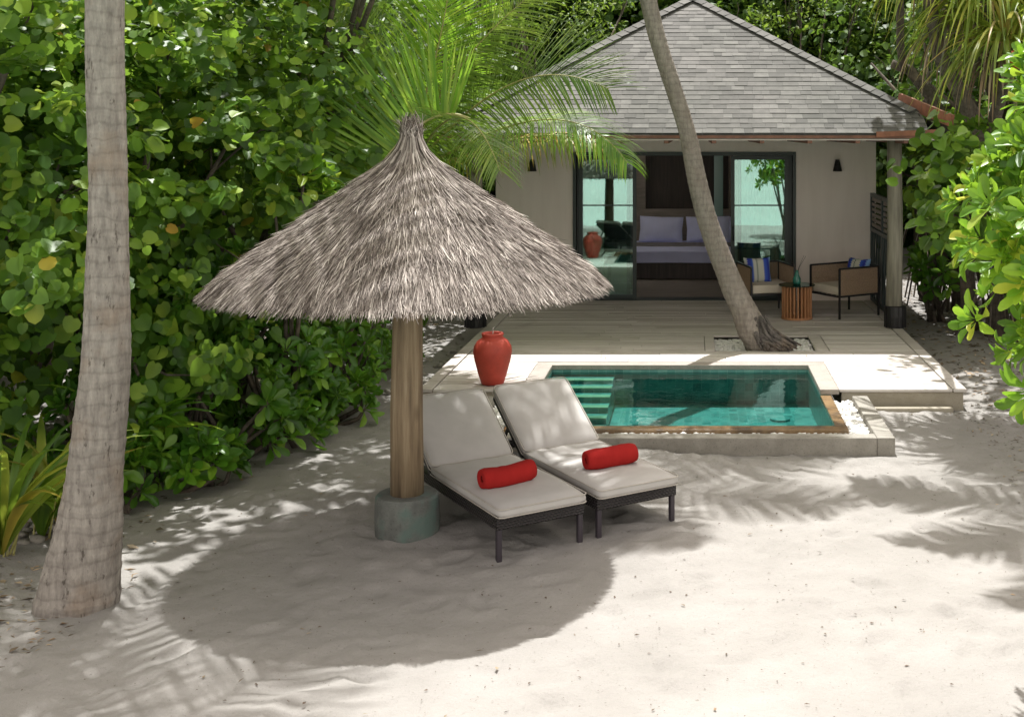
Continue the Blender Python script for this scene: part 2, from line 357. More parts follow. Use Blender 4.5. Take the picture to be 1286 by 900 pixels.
def mk_glass(name, tint, refl):
    m, nt, b, out = mat_new(name); nt.nodes.remove(b)
    t = nt.nodes.new('ShaderNodeBsdfTransparent'); t.inputs[0].default_value = (*tint, 1)
    g = nt.nodes.new('ShaderNodeBsdfGlossy'); g.inputs['Roughness'].default_value = .01; g.inputs[0].default_value = (.56,.72,.68,1)
    lw = nt.nodes.new('ShaderNodeLayerWeight'); lw.inputs[0].default_value = .3
    mr = nt.nodes.new('ShaderNodeMapRange'); nt.links.new(lw.outputs['Fresnel'], mr.inputs[0]); mr.inputs[3].default_value = refl; mr.inputs[4].default_value = 1
    mx = nt.nodes.new('ShaderNodeMixShader'); nt.links.new(mr.outputs[0], mx.inputs[0])
    nt.links.new(t.outputs[0], mx.inputs[1]); nt.links.new(g.outputs[0], mx.inputs[2]); nt.links.new(mx.outputs[0], out.inputs[0]); return m
M['glass'] = mk_glass('tinted_glass', (.86,.97,.95), .27)
M['glass_top'] = mk_glass('table_glass', (.5,.55,.55), .15)
M['green_glass'] = simple('green_glass', (.03,.16,.12), .12, var=.4, scale=20)
M['curtain'] = leaf_mat('sheer_curtain', [(0,(.8,.85,.83)),(1,(.85,.88,.86))], .9, .4, (.7,.75,.75), .1)
M['diffuser'] = leaf_mat('diffuser', [(0,(.9,.9,.9)),(1,(.9,.9,.9))], .9, .85, (.95,.95,.95), .05)  # translucent white of the added ceiling panel
M['red_pot'] = simple('red_pot', (.5,.065,.04), .6, var=.14, scale=9, bmp=.35, bscale=16)
def mk_wicker():
    m, nt, b, out = mat_new('wicker'); v = coords(nt)
    w1 = nt.nodes.new('ShaderNodeTexWave'); w1.bands_direction = 'Z'; w1.inputs['Scale'].default_value = 16; w1.inputs['Distortion'].default_value = 1.2; nt.links.new(v, w1.inputs['Vector'])
    w2 = nt.nodes.new('ShaderNodeTexWave'); w2.bands_direction = 'DIAGONAL'; w2.inputs['Scale'].default_value = 22; w2.inputs['Distortion'].default_value = .8; nt.links.new(v, w2.inputs['Vector'])
    ml = nt.nodes.new('ShaderNodeMath'); ml.operation = 'MULTIPLY'; nt.links.new(w1.outputs['Fac'], ml.inputs[0]); nt.links.new(w2.outputs['Fac'], ml.inputs[1])
    c = ramp(nt, [(.05,(.008,.007,.008)),(.6,(.065,.055,.055))], ml.outputs[0]); nt.links.new(c.outputs[0], b.inputs['Base Color'])
    b.inputs['Roughness'].default_value = .4; bump(nt, b, ml.outputs[0], 1, .01); return m
M['wicker'] = mk_wicker()
def mk_stripes():
    m, nt, b, out = mat_new('striped_cushion'); tc = nt.nodes.new('ShaderNodeTexCoord'); sp = nt.nodes.new('ShaderNodeSeparateXYZ'); nt.links.new(tc.outputs['Object'], sp.inputs[0])
    zz = nt.nodes.new('ShaderNodeTexWave'); zz.bands_direction = 'Z'; zz.wave_profile = 'TRI'; zz.inputs['Scale'].default_value = 9; nt.links.new(tc.outputs['Object'], zz.inputs['Vector'])
    ad = nt.nodes.new('ShaderNodeMath'); ad.operation = 'MULTIPLY_ADD'; nt.links.new(zz.outputs['Fac'], ad.inputs[0]); ad.inputs[1].default_value = .022; nt.links.new(sp.outputs[0], ad.inputs[2])
    mr = nt.nodes.new('ShaderNodeMapRange'); nt.links.new(ad.outputs[0], mr.inputs[0]); mr.inputs[1].default_value = -.2; mr.inputs[2].default_value = .22
    r = ramp(nt, [(0,(.55,.55,.5)),(.1,(.03,.05,.35)),(.24,(.04,.12,.5)),(.30,(.6,.6,.52)),(.42,(.12,.18,.15)),(.46,(.6,.6,.52)),(.62,(.6,.6,.52)),(.68,(.04,.1,.5)),(.8,(.03,.05,.35)),(.9,(.2,.35,.6))], mr.outputs[0])
    r.color_ramp.interpolation = 'CONSTANT'; nt.links.new(r.outputs[0], b.inputs['Base Color']); b.inputs['Roughness'].default_value = .85; return m
M['stripes'] = mk_stripes()
M['pebble'] = simple('pebble', (.78,.77,.74), .6, var=.1, scale=30)
# ------------------------------------------------------------------ ground
_rs = np.random.RandomState(4); _G = _rs.rand(512, 512)
def vnoise(x, y, f):
    x = np.asarray(x)*f+200.3; y = np.asarray(y)*f+190.7
    xi = np.floor(x).astype(int); yi = np.floor(y).astype(int); u = x-xi; v = y-yi; u = u*u*(3-2*u); v = v*v*(3-2*v)
    g = lambda a, b: _G[a % 512, b % 512]
    return (g(xi,yi)*(1-u)+g(xi+1,yi)*u)*(1-v)+(g(xi,yi+1)*(1-u)+g(xi+1,yi+1)*u)*v
def ground_z(x, y):
    x = np.asarray(x, float); y = np.asarray(y, float)
    z = (vnoise(x,y,.45)-.5)*.09+(vnoise(x,y,1.3)-.5)*.035+(vnoise(x,y,4)-.5)*.018+(vnoise(x,y,9)-.5)*.012
    z = z+.07*np.exp(-((x+.75)/1.0)**2-((y-10.45)/.5)**2)          # sand heaped against the kerb
    near = np.clip((x+3.3)/.4, 0, 1)*np.clip((3.3-x)/.4, 0, 1)*np.clip((y-12.2)/.3, 0, 1)*np.clip((26-y)/.5, 0, 1)
    z = z*(1-near)-.03*near
    z = z+.25*np.clip((-4.6-x)/3, 0, 1)
    z = z-np.clip((1-y)/5, 0, 1)*1.0                               # the beach falls to the sea behind the viewer
    return z
def lines(fine0, fine1, step, far):
    a = list(np.arange(fine0, fine1+step/2, step)); g = step; b = [a[0]]; c = [a[-1]]
    while c[-1] < far: g *= 1.28; c.append(c[-1]+g); b.append(b[-1]-g)
    return np.array(b[::-1][:-1]+a+c[1:])
gx = lines(-6.6, 5.0, .04, 1200); gy = lines(4.6, 17.5, .04, 1500)
X, Y = np.meshgrid(gx, gy); Z = ground_z(X, Y)
rs = np.random.RandomState(9)
for k in range(520):                                               # footprints and scuffs
    fx, fy = rs.uniform(-4.6, 4.6), rs.uniform(5, 13); a = rs.uniform(0, PI); l, w_ = rs.uniform(.09, .15), rs.uniform(.045, .07)
    ix = slice(*np.searchsorted(gx, [fx-.4, fx+.4])); iy = slice(*np.searchsorted(gy, [fy-.4, fy+.4]))
    dx = X[iy, ix]-fx; dy = Y[iy, ix]-fy; u = (dx*math.cos(a)+dy*math.sin(a))/l; v = (-dx*math.sin(a)+dy*math.cos(a))/w_
    r2 = u*u+v*v; Z[iy, ix] += -.019*np.exp(-r2)+.009*np.exp(-(np.sqrt(r2)-1.6)**2*4)
pool = (X > -1.75) & (X < 1.5) & (Y > 11.0) & (Y < 13.95); Z[pool] = -1.3
trough = (X > -2.0) & (X < 1.78) & (Y > 10.62) & (Y < 12.5) & ~pool; Z[trough] = np.minimum(Z[trough], .01)
ny, nx = X.shape; idx = np.arange(nx*ny).reshape(ny, nx)
q = np.stack([idx[:-1,:-1], idx[:-1,1:], idx[1:,1:], idx[1:,:-1]], -1).reshape(-1, 4)
g = arr_mesh('sand_ground', np.stack([X, Y, Z], -1).reshape(-1, 3), [q], M['sand'], smooth=True); g['kind'] = 'structure'
sea = MB(); sea.add([(-900,-1200,-.72),(900,-1200,-.72),(900,.5,-.72),(-900,.5,-.72)], [(0,1,2,3)])
props(sea.build('sea', M['sea']), kind='structure')
def gz(x, y): return float(ground_z(x, y))

# ------------------------------------------------------------------ deck
DZ = .2
PX0, PX1, PY0, PY1 = -1.81, 1.53, 12.5, 13.97      # coping footprint in the deck
TX0, TX1, TY0, TY1 = .28, 1.52, 14.72, 15.8        # planting hole
deck = MB(); rg = random.Random(2); y = 12.5; bw = .138
while y < 19.05:
    segs = [(-2.72, 2.72)]
    def cut(segs, a, b):
        o = []
        for s0, s1 in segs:
            if b <= s0 or a >= s1: o.append((s0, s1)); continue
            if s0 < a: o.append((s0, a))
            if s1 > b: o.append((b, s1))
        return o
    if y+bw > PY0 and y < PY1: segs = cut(segs, PX0-.004, PX1+.004)
    if y+bw > TY0 and y < TY1: segs = cut(segs, TX0-.13, TX1+.17)
    for s0, s1 in segs:
        cuts = [s0]; x = s0
        while x < s1-1.6:
            x += rg.uniform(1.4, 2.6)
            if x < s1-.4: cuts.append(x)
        cuts.append(s1)
        for a, b in zip(cuts, cuts[1:]):
            dz = rg.uniform(-.003, .002)
            deck.box(a+.002, b-.002, y+.004, y+bw-.004, DZ-.03+dz, DZ+dz)
    y += bw
for xa, xb in ((-2.87, -2.73), (2.73, 2.87)):
    yy = 12.5
    while yy < 19: e = min(yy+2.3, 19.09); deck.box(xa, xb, yy+.002, e-.002, DZ-.03, DZ+.004); yy = e
deck.box(TX0-.126, TX0-.004, TY0, TY1, DZ-.03, DZ+.004); deck.box(TX1+.004, TX1+.16, TY0, TY1, DZ-.03, DZ+.004)
deck = deck.build('deck', M['planks'], bevel=.004, seg=1); deck['kind'] = 'structure'
fa = MB(); fa.box(1.56, 2.84, 12.53, 12.6, -.06, DZ-.034); fa.box(-2.84, -1.84, 12.53, 12.6, -.06, DZ-.034)
fa.box(2.78, 2.84, 12.61, 19.0, -.06, DZ-.034); fa.box(-2.84, -2.78, 12.61, 19.0, -.06, DZ-.034); fa.box(1.85, 2.7, 12.36, 12.53, -.1, .035); fa.box(-2.7,-2.05,12.2,12.53,-.1,.09)
props(fa.build('deck_side', M['fascia'], bevel=.008), kind='structure')
sf = MB(); sf.box(TX0-.1, TX1+.1, TY0-.1, TY1+.1, -.1, .1); props(sf.build('planting_bed', M['sand']), kind='structure')

# ------------------------------------------------------------------ pool
pl = empty('plunge_pool', (0, 12.3, 0), 'small teal tiled plunge pool sunk between timber deck and sand', 'pool')
b = MB(); bx0, bx1, by0, by1, bz = -1.62, 1.33, 11.17, 13.78, -.24; t = .1
b.box(bx0-t, bx1+t, by0-t, by1+t, bz-t, bz); b.box(bx0-t, bx0, by0, by1, bz+.001, DZ-.05); b.box(bx1, bx1+t, by0, by1, bz+.001, .10)
b.box(bx1, bx1+t, 12.5, by1, .101, DZ-.05)
b.box(bx0-t, bx1+t, by1, by1+t, bz+.001, DZ-.05); b.box(bx0-t, bx1+t, by0-t, by0, bz+.001, .10)
b.build('basin', M['tiles'], pl)
b = MB(); b.box(bx0-.19, bx1+.2, by1, 13.97, .1505, DZ+.006); b.box(bx0-.19, bx0, 12.48, by1-.002, .1505, DZ+.006); b.box(bx1, bx1+.2, 12.48, by1-.002, .1505, DZ+.006)
b.build('coping', M['coping'], pl, bevel=.008)
b = MB(); b.box(bx0-.13, bx1+.11, 11.02, by0-.002, .101, .15); b.box(bx1+.002, bx1+.11, by0, 12.47, .101, .148); b.box(bx0-.13, bx0-.002, by0, 12.47, .151, .156)
b.box(bx0-.13, bx1+.11, 11.02, 11.06, .02, .1); b.box(bx1+.07, bx1+.11, 11.062, 12.47, .02, .1)
b.build('overflow_ledge', M['ledge'], pl, bevel=.006)
b = MB(); b2 = MB(); zs = [.09,.06,.02,-.03,-.08,-.13]
for k, z_ in enumerate(zs):
    ya = 13.5-.27*k; yb = 13.776 if k == 0 else ya+.267
    b.box(bx0+.002, -.9, ya, yb, bz+.002, z_-.012); b2.box(bx0+.004, -.902, ya, ya+.11, z_-.0115, z_)
b.build('step_block', M['tiles'], pl); b2.build('step_nosing', M['tread'], pl)
b = MB(); b.lathe([(.0,.0),(.11,.0),(.11,.02),(.0,.02)], (.95, 13.0, bz+.002), 20); b.build('drain', M['tiles'], pl)
b = MB(); b.box(1.64, 1.80, 10.61, 12.3, -.2, .18); b.box(-2.18, 1.638, 10.61, 10.77, -.2, .179); b.box(-2.18, -2.02, 10.772, 12.3, -.2, .18)
b.build('kerb', M['kerb'], pl, bevel=.01)
w = MB(); w.add([(bx0+.001,by0+.001,.125),(bx1-.001,by0+.001,.125),(bx1-.001,by1-.001,.125),(bx0+.001,by1-.001,.125)], [(0,1,2,3)])
props(w.build('pool_water', M['water']), kind='structure')
# white pebbles (trough, planting bed)
ico = MB(); import bmesh
bm = bmesh.new(); bmesh.ops.create_icosphere(bm, subdivisions=1, radius=1); IV = np.array([v.co[:] for v in bm.verts]); IF = np.array([[v.index for v in f.verts] for f in bm.faces]); bm.free()
def pebbles(name, regions, mat, smin=.016, smax=.034, seed=1, flat=.6):
    rs = np.random.RandomState(seed); Vs = []; n = 0; Fs = []
    for x0, x1, y0, y1, z, cnt in regions:
        for k in range(cnt):
            c = np.array([rs.uniform(x0, x1), rs.uniform(y0, y1), z+rs.uniform(0, .03)]); s = rs.uniform(smin, smax)
            a = rs.uniform(0, 2*PI); R = np.array([[math.cos(a),-math.sin(a),0],[math.sin(a),math.cos(a),0],[0,0,1]])
            V = (IV*(1+rs.uniform(-.12,.12,IV.shape)))*np.array([s*rs.uniform(.9,1.5), s, s*flat*rs.uniform(.8,1.3)])
            V = V @ R.T; V[:, 2] += V[:, 0]*rs.uniform(-.4,.4); Vs.append(V+c); Fs.append(IF+n); n += len(IV)
    return arr_mesh(name, np.concatenate(Vs), [np.concatenate(Fs)], mat, smooth=True)
pb = pebbles('white_pebbles', [(1.46,1.63,10.78,12.3,.09,620),(-1.9,1.45,10.785,11.01,.085,1500),(-2.0,-1.78,10.8,12.4,.09,650),(-2.7,-2.2,12.62,12.66,.08,2),(TX0,TX1,TY0,TY1,.12,1500)], M['pebble'])
props(pb, 'loose white pebbles', None, None, 'stuff')

# ------------------------------------------------------------------ villa
WD = 19.1
vl = empty('beach_villa', (0, 21.5, 0), 'single storey beach villa with grey shingle hip roof and open glass doors', 'villa')
b = MB()
wx0, wx1, ox0, ox1, oz = -3.15, 2.93, -1.915, 1.648, 2.57
b.box(wx0, ox0, WD, WD+.15, 0, 2.86); b.box(ox1, wx1, WD, WD+.15, 0, 2.86); b.box(ox0, ox1, WD+.001, WD+.15, oz, 2.86)
for xa in (wx0, wx1-.15): b.box(xa, xa+.15, WD+.151, 21.2, 0, 2.86); b.box(xa, xa+.15, 23.9, 24.4, 0, 2.86); b.box(xa+.001, xa+.149, 21.201, 23.899, 0, .35); b.box(xa+.001, xa+.149, 21.201, 23.899, 2.7, 2.86)  # side openings added to let more daylight onto the bed
b.box(wx0, wx1, 24.4, 24.55, 0, 2.86)
b.build('wall', M['wall'], vl)
b = MB(); b.box(ox0, ox1, WD-.02, WD+.3, .16, DZ+.012); b.build('door_sill', M['green_dark'], vl)
b = MB(); b.box(wx0+.151, wx1-.151, WD+.301, 24.39, .1, DZ+.01); b.build('floor', M['grey_wood'], vl)
b = MB(); b.box(wx0+.151, wx1-.151, WD+.151, 21.6, 2.75, 2.8); b.box(wx0+.151, -1.7, 21.6, 24.39, 2.75, 2.8); b.box(1.4, wx1-.151, 21.6, 24.39, 2.75, 2.8); b.box(-1.7, 1.4, 23.9, 24.39, 2.75, 2.8); b.build('ceiling', M['linen_white'], vl)  # gap left over the bed for the added light panel
b = MB(); b.box(-1.7, 1.4, 21.6, 23.9, 2.77, 2.775); b.build('added_light_panel', M['diffuser'], vl)  # translucent panel added to bring soft daylight onto the bed
b = MB(); b.box(wx0+.151, wx1-.151, 24.2, 24.3, DZ+.011, 2.74); 
for k in range(14): x = -2.9+k*.42; b.box(x, x+.36, 24.17, 24.199, .3, 2.7)
b.build('panelled_back_wall', M['dark_wood'], vl)
b = MB(); b.box(-1.25, -.95, 24.0, 24.15, DZ+.011, 2.7); b.build('pilaster', M['grey_wood'], vl); b = MB(); b.box(.72,1.2,23.9,24.16,DZ+.011,2.7); b.build('pilaster', M['grey_wood'], vl)
b = MB(); b.box(.42, .60, 23.6, 23.63, .9, 2.55); b.build('window', M['sea'], vl)
def roof_face(e0, e1, apex, name):
    e0, e1, apex = Vector(e0), Vector(e1), Vector(apex); L = (e1-e0).length; ux = (e1-e0)/L
    foot = e0+ux*((apex-e0).dot(ux)); up = (apex-foot); hgt = up.length; uy = up/hgt; un = ux.cross(uy).normalized()
    mb = MB(); rg = random.Random(name); ex = .122; n = int(hgt/ex); am = (apex-e0).dot(ux)
    for r in range(n+1):
        v0 = r*ex; t = v0/hgt; x0 = am*t; x1 = L-(L-am)*t; x = x0-rg.uniform(0, .3)
        v1 = min(v0+ex*1.35, hgt)
        while x < x1:
            w_ = rg.choice([.12,.15,.18,.22,.27]); a, c = max(x, x0), min(x+w_, x1)
            if c-a > .01:
                th = rg.uniform(.004, .009); g_ = .0015; d = rg.uniform(-.006,.004) if r else 0
                t1 = v1/hgt; a2 = max(a, am*t1) if a <= x0+.001 else a; c2 = min(c, L-(L-am)*t1) if c >= x1-.001 else c
                a2 = min(max(a, am*t1), c); c2 = max(min(c, L-(L-am)*t1), a)
                p = lambda x_, y_, z_: e0+ux*x_+uy*y_+un*z_
                q = [p(a+g_,v0+d,.0), p(c-g_,v0+d,.0), p(c2-g_,v1,0), p(a2+g_,v1,0), p(a+g_,v0+d,th+.006), p(c-g_,v0+d,th+.006), p(c2-g_,v1,.004), p(a2+g_,v1,.004)]
                mb.add(q, [(0,3,2,1),(4,5,6,7),(0,1,5,4),(1,2,6,5),(2,3,7,6),(3,0,4,7)])
            x += w_
    return mb
ez = 2.87; EY = 15.62; RX = 3.46; AP = (0, 19.0, 5.02); BY = 26.0
AP2 = (0, 22.4, 5.02)
CX = 3.07
fr = roof_face((-RX, EY, ez), (RX, EY, ez), AP, 'front')
f2 = MB()                                             # front slope clipped at the corner where the shingles stop
for i in range(0, len(fr.v), 8):
    vs = [Vector(v) for v in fr.v[i:i+8]]
    if min(v.x for v in vs) > CX: continue
    f2.add([Vector((min(v.x, CX+.02*math.sin(v.z*9)), v.y, v.z)) for v in vs], [(0,3,2,1),(4,5,6,7),(0,1,5,4),(1,2,6,5),(2,3,7,6),(3,0,4,7)])
f2.v = [tuple(v) for v in f2.v]
rf = f2.build('roof', M['shingle'], vl)
b = MB()
for tri in (((RX,EY,ez),(RX,BY,ez),AP2,AP), ((RX,BY,ez),(-RX,BY,ez),AP2)):
    b.add([Vector(p)-Vector((0,0,.02)) for p in tri], [tuple(range(len(tri)))])
LS = lambda t_, y_: Vector((-RX+t_*RX, y_, ez-.02+t_*(AP[2]-ez)))
ya = lambda t_: EY+(AP[1]-EY)*t_
yb = lambda t_: BY-(BY-AP2[1])*t_
b.add([LS(0,BY), LS(0,EY), LS(.3,ya(.3)), LS(.3,yb(.3))], [(0,1,2,3)]); b.add([LS(.8,yb(.8)), LS(.8,ya(.8)), LS(1,AP[1]), LS(1,AP2[1])], [(0,1,2,3)])
b.add([LS(.3,19.6), LS(.3,ya(.3)), LS(.8,ya(.8)), LS(.8,19.6)], [(0,1,2,3)]); b.add([LS(.3,yb(.3)), LS(.3,23.0), LS(.8,23.0), LS(.8,yb(.8))], [(0,1,2,3)])  # unseen hole left in this slope to feed daylight to the panel
b.add([Vector((-RX,EY,ez-.02)), Vector((CX,EY,ez-.02)), Vector((CX,EY+.4,ez+.22)), Vector(AP)-Vector((0,0,.02))], [(0,1,2,3)])
b.build('roof_slope', M['shingle'], vl)
b = MB()                                             # hip caps
for sgn in (-1, 1):
    a = Vector((sgn*RX, EY, ez+.03)); z = Vector(AP)+Vector((0,0,.04)); n = 30
    for k in range(n):
        if sgn > 0 and k < 4: continue
        p = a.lerp(z, k/n); q_ = a.lerp(z, (k+1.25)/n)
        dr = (z-a).normalized(); lat = Vector((0,0,1)).cross(dr).normalized(); nn = dr.cross(lat)
        h0 = .028; w_ = .125
        vs = [p+lat*w_-nn*.035+nn*.004, p+nn*.018, p-lat*w_-nn*.035+nn*.004, q_+lat*w_-nn*.045, q_+nn*.012, q_-lat*w_-nn*.045]
        b.add(vs, [(0,1,4,3),(1,2,5,4),(0,3,5,2),(0,2,1),(3,4,5)])
b.build('ridge_cap', M['shingle'], rf)
b = MB(); b.bar((-RX, EY+.03, ez-.042), (3.3, EY+.03, ez-.042), .04, .04, (0,0,1)); b.build('fascia', M['brown_wood'], rf)
b = MB(); A = P(1152, 127, 16.0); B = P(1196, 152, 15.62)
b.bar(A+Vector((-.1,.8,.05)), B, .05, .16); b.bar((2.4, EY-.015, ez-.012), (3.27, EY-.015, ez+.022), .03, .07); b.build('rafter_tail', M['orange_wood'], rf)
b = MB(); b.box(-RX+.1, RX-.1, EY+.06, WD-.001, ez-.09, ez-.07); b.build('soffit', M['soffit'], vl)
b = MB()
for k in range(10): x = -2.9+k*.63; b.box(x, x+.06, EY+.07, WD, ez-.13, ez-.091)
b.build('rafter', M['brown_wood'], vl)
for i, (px, py, yy) in enumerate(((1124, 411, 16.46), (597, 411, 16.46))):
    x = (px-VX)*yy/F; b = MB(); b.tube([(x-.02, yy, DZ), (x, yy, 1.4), (x-.01, yy, ez-.092)], [.115, .108, .10], 20, wob=.02, seed=i)
    ps = b.build('post', M['post_grey'], vl, smooth=True)
    b = MB(); b.lathe([(.125,0),(.142,.01),(.148,.15),(.142,.29),(.12,.3)], (x, yy, DZ+.006), 14)
    for k in range(14):
        a = 2*PI*k/14; b.bar((x+.147*math.cos(a), yy+.147*math.sin(a), DZ+.01), (x+.147*math.cos(a), yy+.147*math.sin(a), DZ+.295), .02, .012, (math.cos(a), math.sin(a), 0))
    b.build('post_sleeve', M['black'], ps)
# doors
b = MB()
b.box(ox0, ox0+.05, WD-.03, WD+.17, DZ+.013, oz); b.box(ox1-.05, ox1, WD-.03, WD+.17, DZ+.013, oz); b.box(ox0+.051, ox1-.051, WD-.03, WD+.17, oz-.06, oz)
b.build('door_frame', M['green_dark'], vl)
def door(x0, x1, yy, handle=None, mid=True):
    z0, z1 = DZ+.02, oz-.065; s = .06; b = MB()
    b.box(x0, x0+s, yy, yy+.045, z0, z1); b.box(x1-s, x1, yy, yy+.045, z0, z1); b.box(x0+s, x1-s, yy, yy+.045, z0, z0+.07); b.box(x0+s, x1-s, yy, yy+.045, z1-.06, z1)
    b.box(x0+s, x1-s, yy+.01, yy+.035, 1.705, 1.725)
    f = b.build('sliding_door', M['green_dark'], vl)
    g_ = MB(); g_.box(x0+s, x1-s, yy+.018, yy+.024, z0+.07, z1-.06); g_.build('glass', M['glass'], f)
    if handle:
        h = MB(); h.tube([(handle, yy-.005, 1.15), (handle, yy-.05, 1.17), (handle, yy-.055, 1.27), (handle, yy-.05, 1.37), (handle, yy-.005, 1.39)], .012, 8); h.build('handle', M['black'], f, smooth=True)
    return f
door(-1.82, -.90, WD+.0); door(.61, 1.53, WD+.0, handle=.645)
door(-1.86, -1.0, WD+.09); door(.72, 1.594, WD+.09)
def curtain(x0, x1, name_label, yy=19.45):
    n = 160; V = []
    for i in range(n+1):
        u = i/n; x = x0+(x1-x0)*u; yo = yy+.035*math.sin(u*(x1-x0)*52)+.012*math.sin(u*131)
        for z in (DZ+.03, 1.3, 2.6): V.append((x, yo+(.01 if z == 1.3 else 0), z))
    b = MB(); b.add(V, [(i*3+j, i*3+3+j, i*3+4+j, i*3+1+j) for i in range(n) for j in (0, 1)])
    o = b.build('curtain', M['curtain'], smooth=True); props(o, name_label, 'curtain', 'sheer curtains behind the glass doors')
curtain(.66, 1.62, 'wide sheer pale curtain drawn behind the right hand glass door', 19.42); curtain(-1.84, -1.45, 'narrow sheer curtain gathered behind the left hand glass door', 19.42)
# wall lamps
for px, lab in ((669, 'small black cone wall lamp left of the glass doors, near palm fronds'), (1051, 'small black cone wall lamp right of the glass doors, above wicker chair')):
    c = P(px, 208, WD); t = empty('wall_lamp', (c.x, WD, c.z), lab, 'wall lamp', 'black wall lamps on the villa front')
    b = MB(); b.lathe([(.07,-.09),(.074,-.085),(.032,.1),(.0,.1)], (c.x, WD-.08, c.z), 20); b.build('shade', M['black'], t, smooth=False)
    b = MB(); b.box(c.x-.03, c.x+.03, WD-.03, WD, c.z-.03, c.z+.07); b.build('bracket', M['black'], t)
# louvred gate
t = empty('garden_gate', (2.87, 18, DZ), 'dark green louvred gate with crossed bars at the right end of the porch', 'gate')
b = MB(); xg = 2.86; y0, y1, z0, z1 = 16.75, 19.05, DZ+.02, 1.92
for yy in (y0, y1-.07, (y0+y1)/2): b.box(xg-.03, xg+.03, yy, yy+.07, z0, z1)
for zz in (z0, z1-.06, 1.32): b.box(xg-.028, xg+.028, y0+.07, y1-.07, zz, zz+.06)
b.build('gate_frame', M['green_dark'], t)
b = MB()
for k in range(6):
    for ya in (y0+.08, (y0+y1)/2+.08): b.box(xg-.015, xg+.015, ya, ya+1.0, 1.40+k*.08, 1.45+k*.08)
b.build('louvre', M['grey_wood'], t)
b = MB()
for k in range(9):
    ya = y0+.08+k*.23
    b.bar((xg+.01, ya, z0+.06), (xg+.01, ya+.28, 1.32), .018, .025); b.bar((xg-.012, ya+.28, z0+.06), (xg-.012, ya, 1.32), .018, .025)
b.build('crossed_bars', M['green_dark'], t)
# ------------------------------------------------------------------ bedroom
def soft(name, cx, cy, cz, sx, sy, sz, mat, parent=None, bev=.03, R=None, puff=0):
    bm = bmesh.new(); bmesh.ops.create_cube(bm, size=1); bmesh.ops.subdivide_edges(bm, edges=bm.edges[:], cuts=7, use_grid_fill=True)
    for v in bm.verts:
        x, y, z = v.co*2
        k = 1-puff*(x*x)**2*.5-puff*(y*y)**2*.5
        if puff: z *= max(.12, (1-abs(x)**3*puff)*(1-abs(y)**3*puff)); x *= 1-.06*puff*(1-abs(y)) ; y *= 1-.08*puff*(1-abs(x))
        else:
            n_ = Vector((x, y, z)); z += .03*math.sin(x*5+cx)*math.cos(y*4)*(1 if abs(z) > .9 else 0)
        v.co = Vector((x*sx/2, y*sy/2, z*sz/2))
    if R is not None: bmesh.ops.transform(bm, matrix=R, verts=bm.verts)
    bmesh.ops.translate(bm, vec=(cx, cy, cz), verts=bm.verts)
    me = bpy.data.meshes.new(name); bm.to_mesh(me); bm.free()
    return link_mesh(name, me, mat, parent, smooth=True, bevel=bev, seg=4)
t = empty('double_bed', (-.15, 22.6, DZ), 'double bed with lavender white linen and dark base inside the villa', 'bed')
b = MB(); b.box(-1.15, .85, 21.75, 23.8, DZ+.02, .5); b.build('bed_base', M['dark_wood'], t)
soft('mattress', -.15, 22.72, .62, 1.95, 2.1, .22, M['linen'], t)
b = MB(); b.box(-1.35, 1.05, 23.85, 23.95, DZ+.02, 1.35); b.build('headboard', M['grey_wood'], t, bevel=.02)
soft('bed_band', -.15, 22.85, .72, 1.99, .7, .05, M['dark_linen'], t, bev=.02)  # dark flat band across the bed
for x, y, lab in ((-.62, 23.5, 'left lavender white pillow leaning against the headboard'), (.3, 23.52, 'right lavender white pillow leaning against the headboard'), (.78, 23.62, 'pale pillow tucked behind the right lavender pillow, beside the leaning trunk')):
    o = soft('pillow', x, y, .97, .86, .52, .24, M['linen'], None, bev=0, R=Matrix.Rotation(PI/2-.3, 4, 'X') @ Matrix.Rotation(.05*x, 4, 'Z'), puff=.75); props(o, lab, 'pillow', 'pillows on the bed')
# dark armchair seen behind the left door
t = empty('desk_chair', (-1.25, 20.6, DZ), 'dark low chair standing inside the villa behind the left glass door', 'chair')
soft('seat', -1.25, 20.6, .68, .5, .5, .12, M['dark_linen'], t); soft('backrest', -1.25, 20.86, 1.0, .5, .08, .5, M['dark_linen'], t, R=Matrix.Rotation(-.3, 4, 'X'))
for sx in (-1, 1):
    for sy in (-1, 1): b = MB(); b.bar((-1.25+sx*.2, 20.6+sy*.2, DZ+.012), (-1.25+sx*.18, 20.6+sy*.18, .64), .03); b.build('leg', M['black_metal'], t)

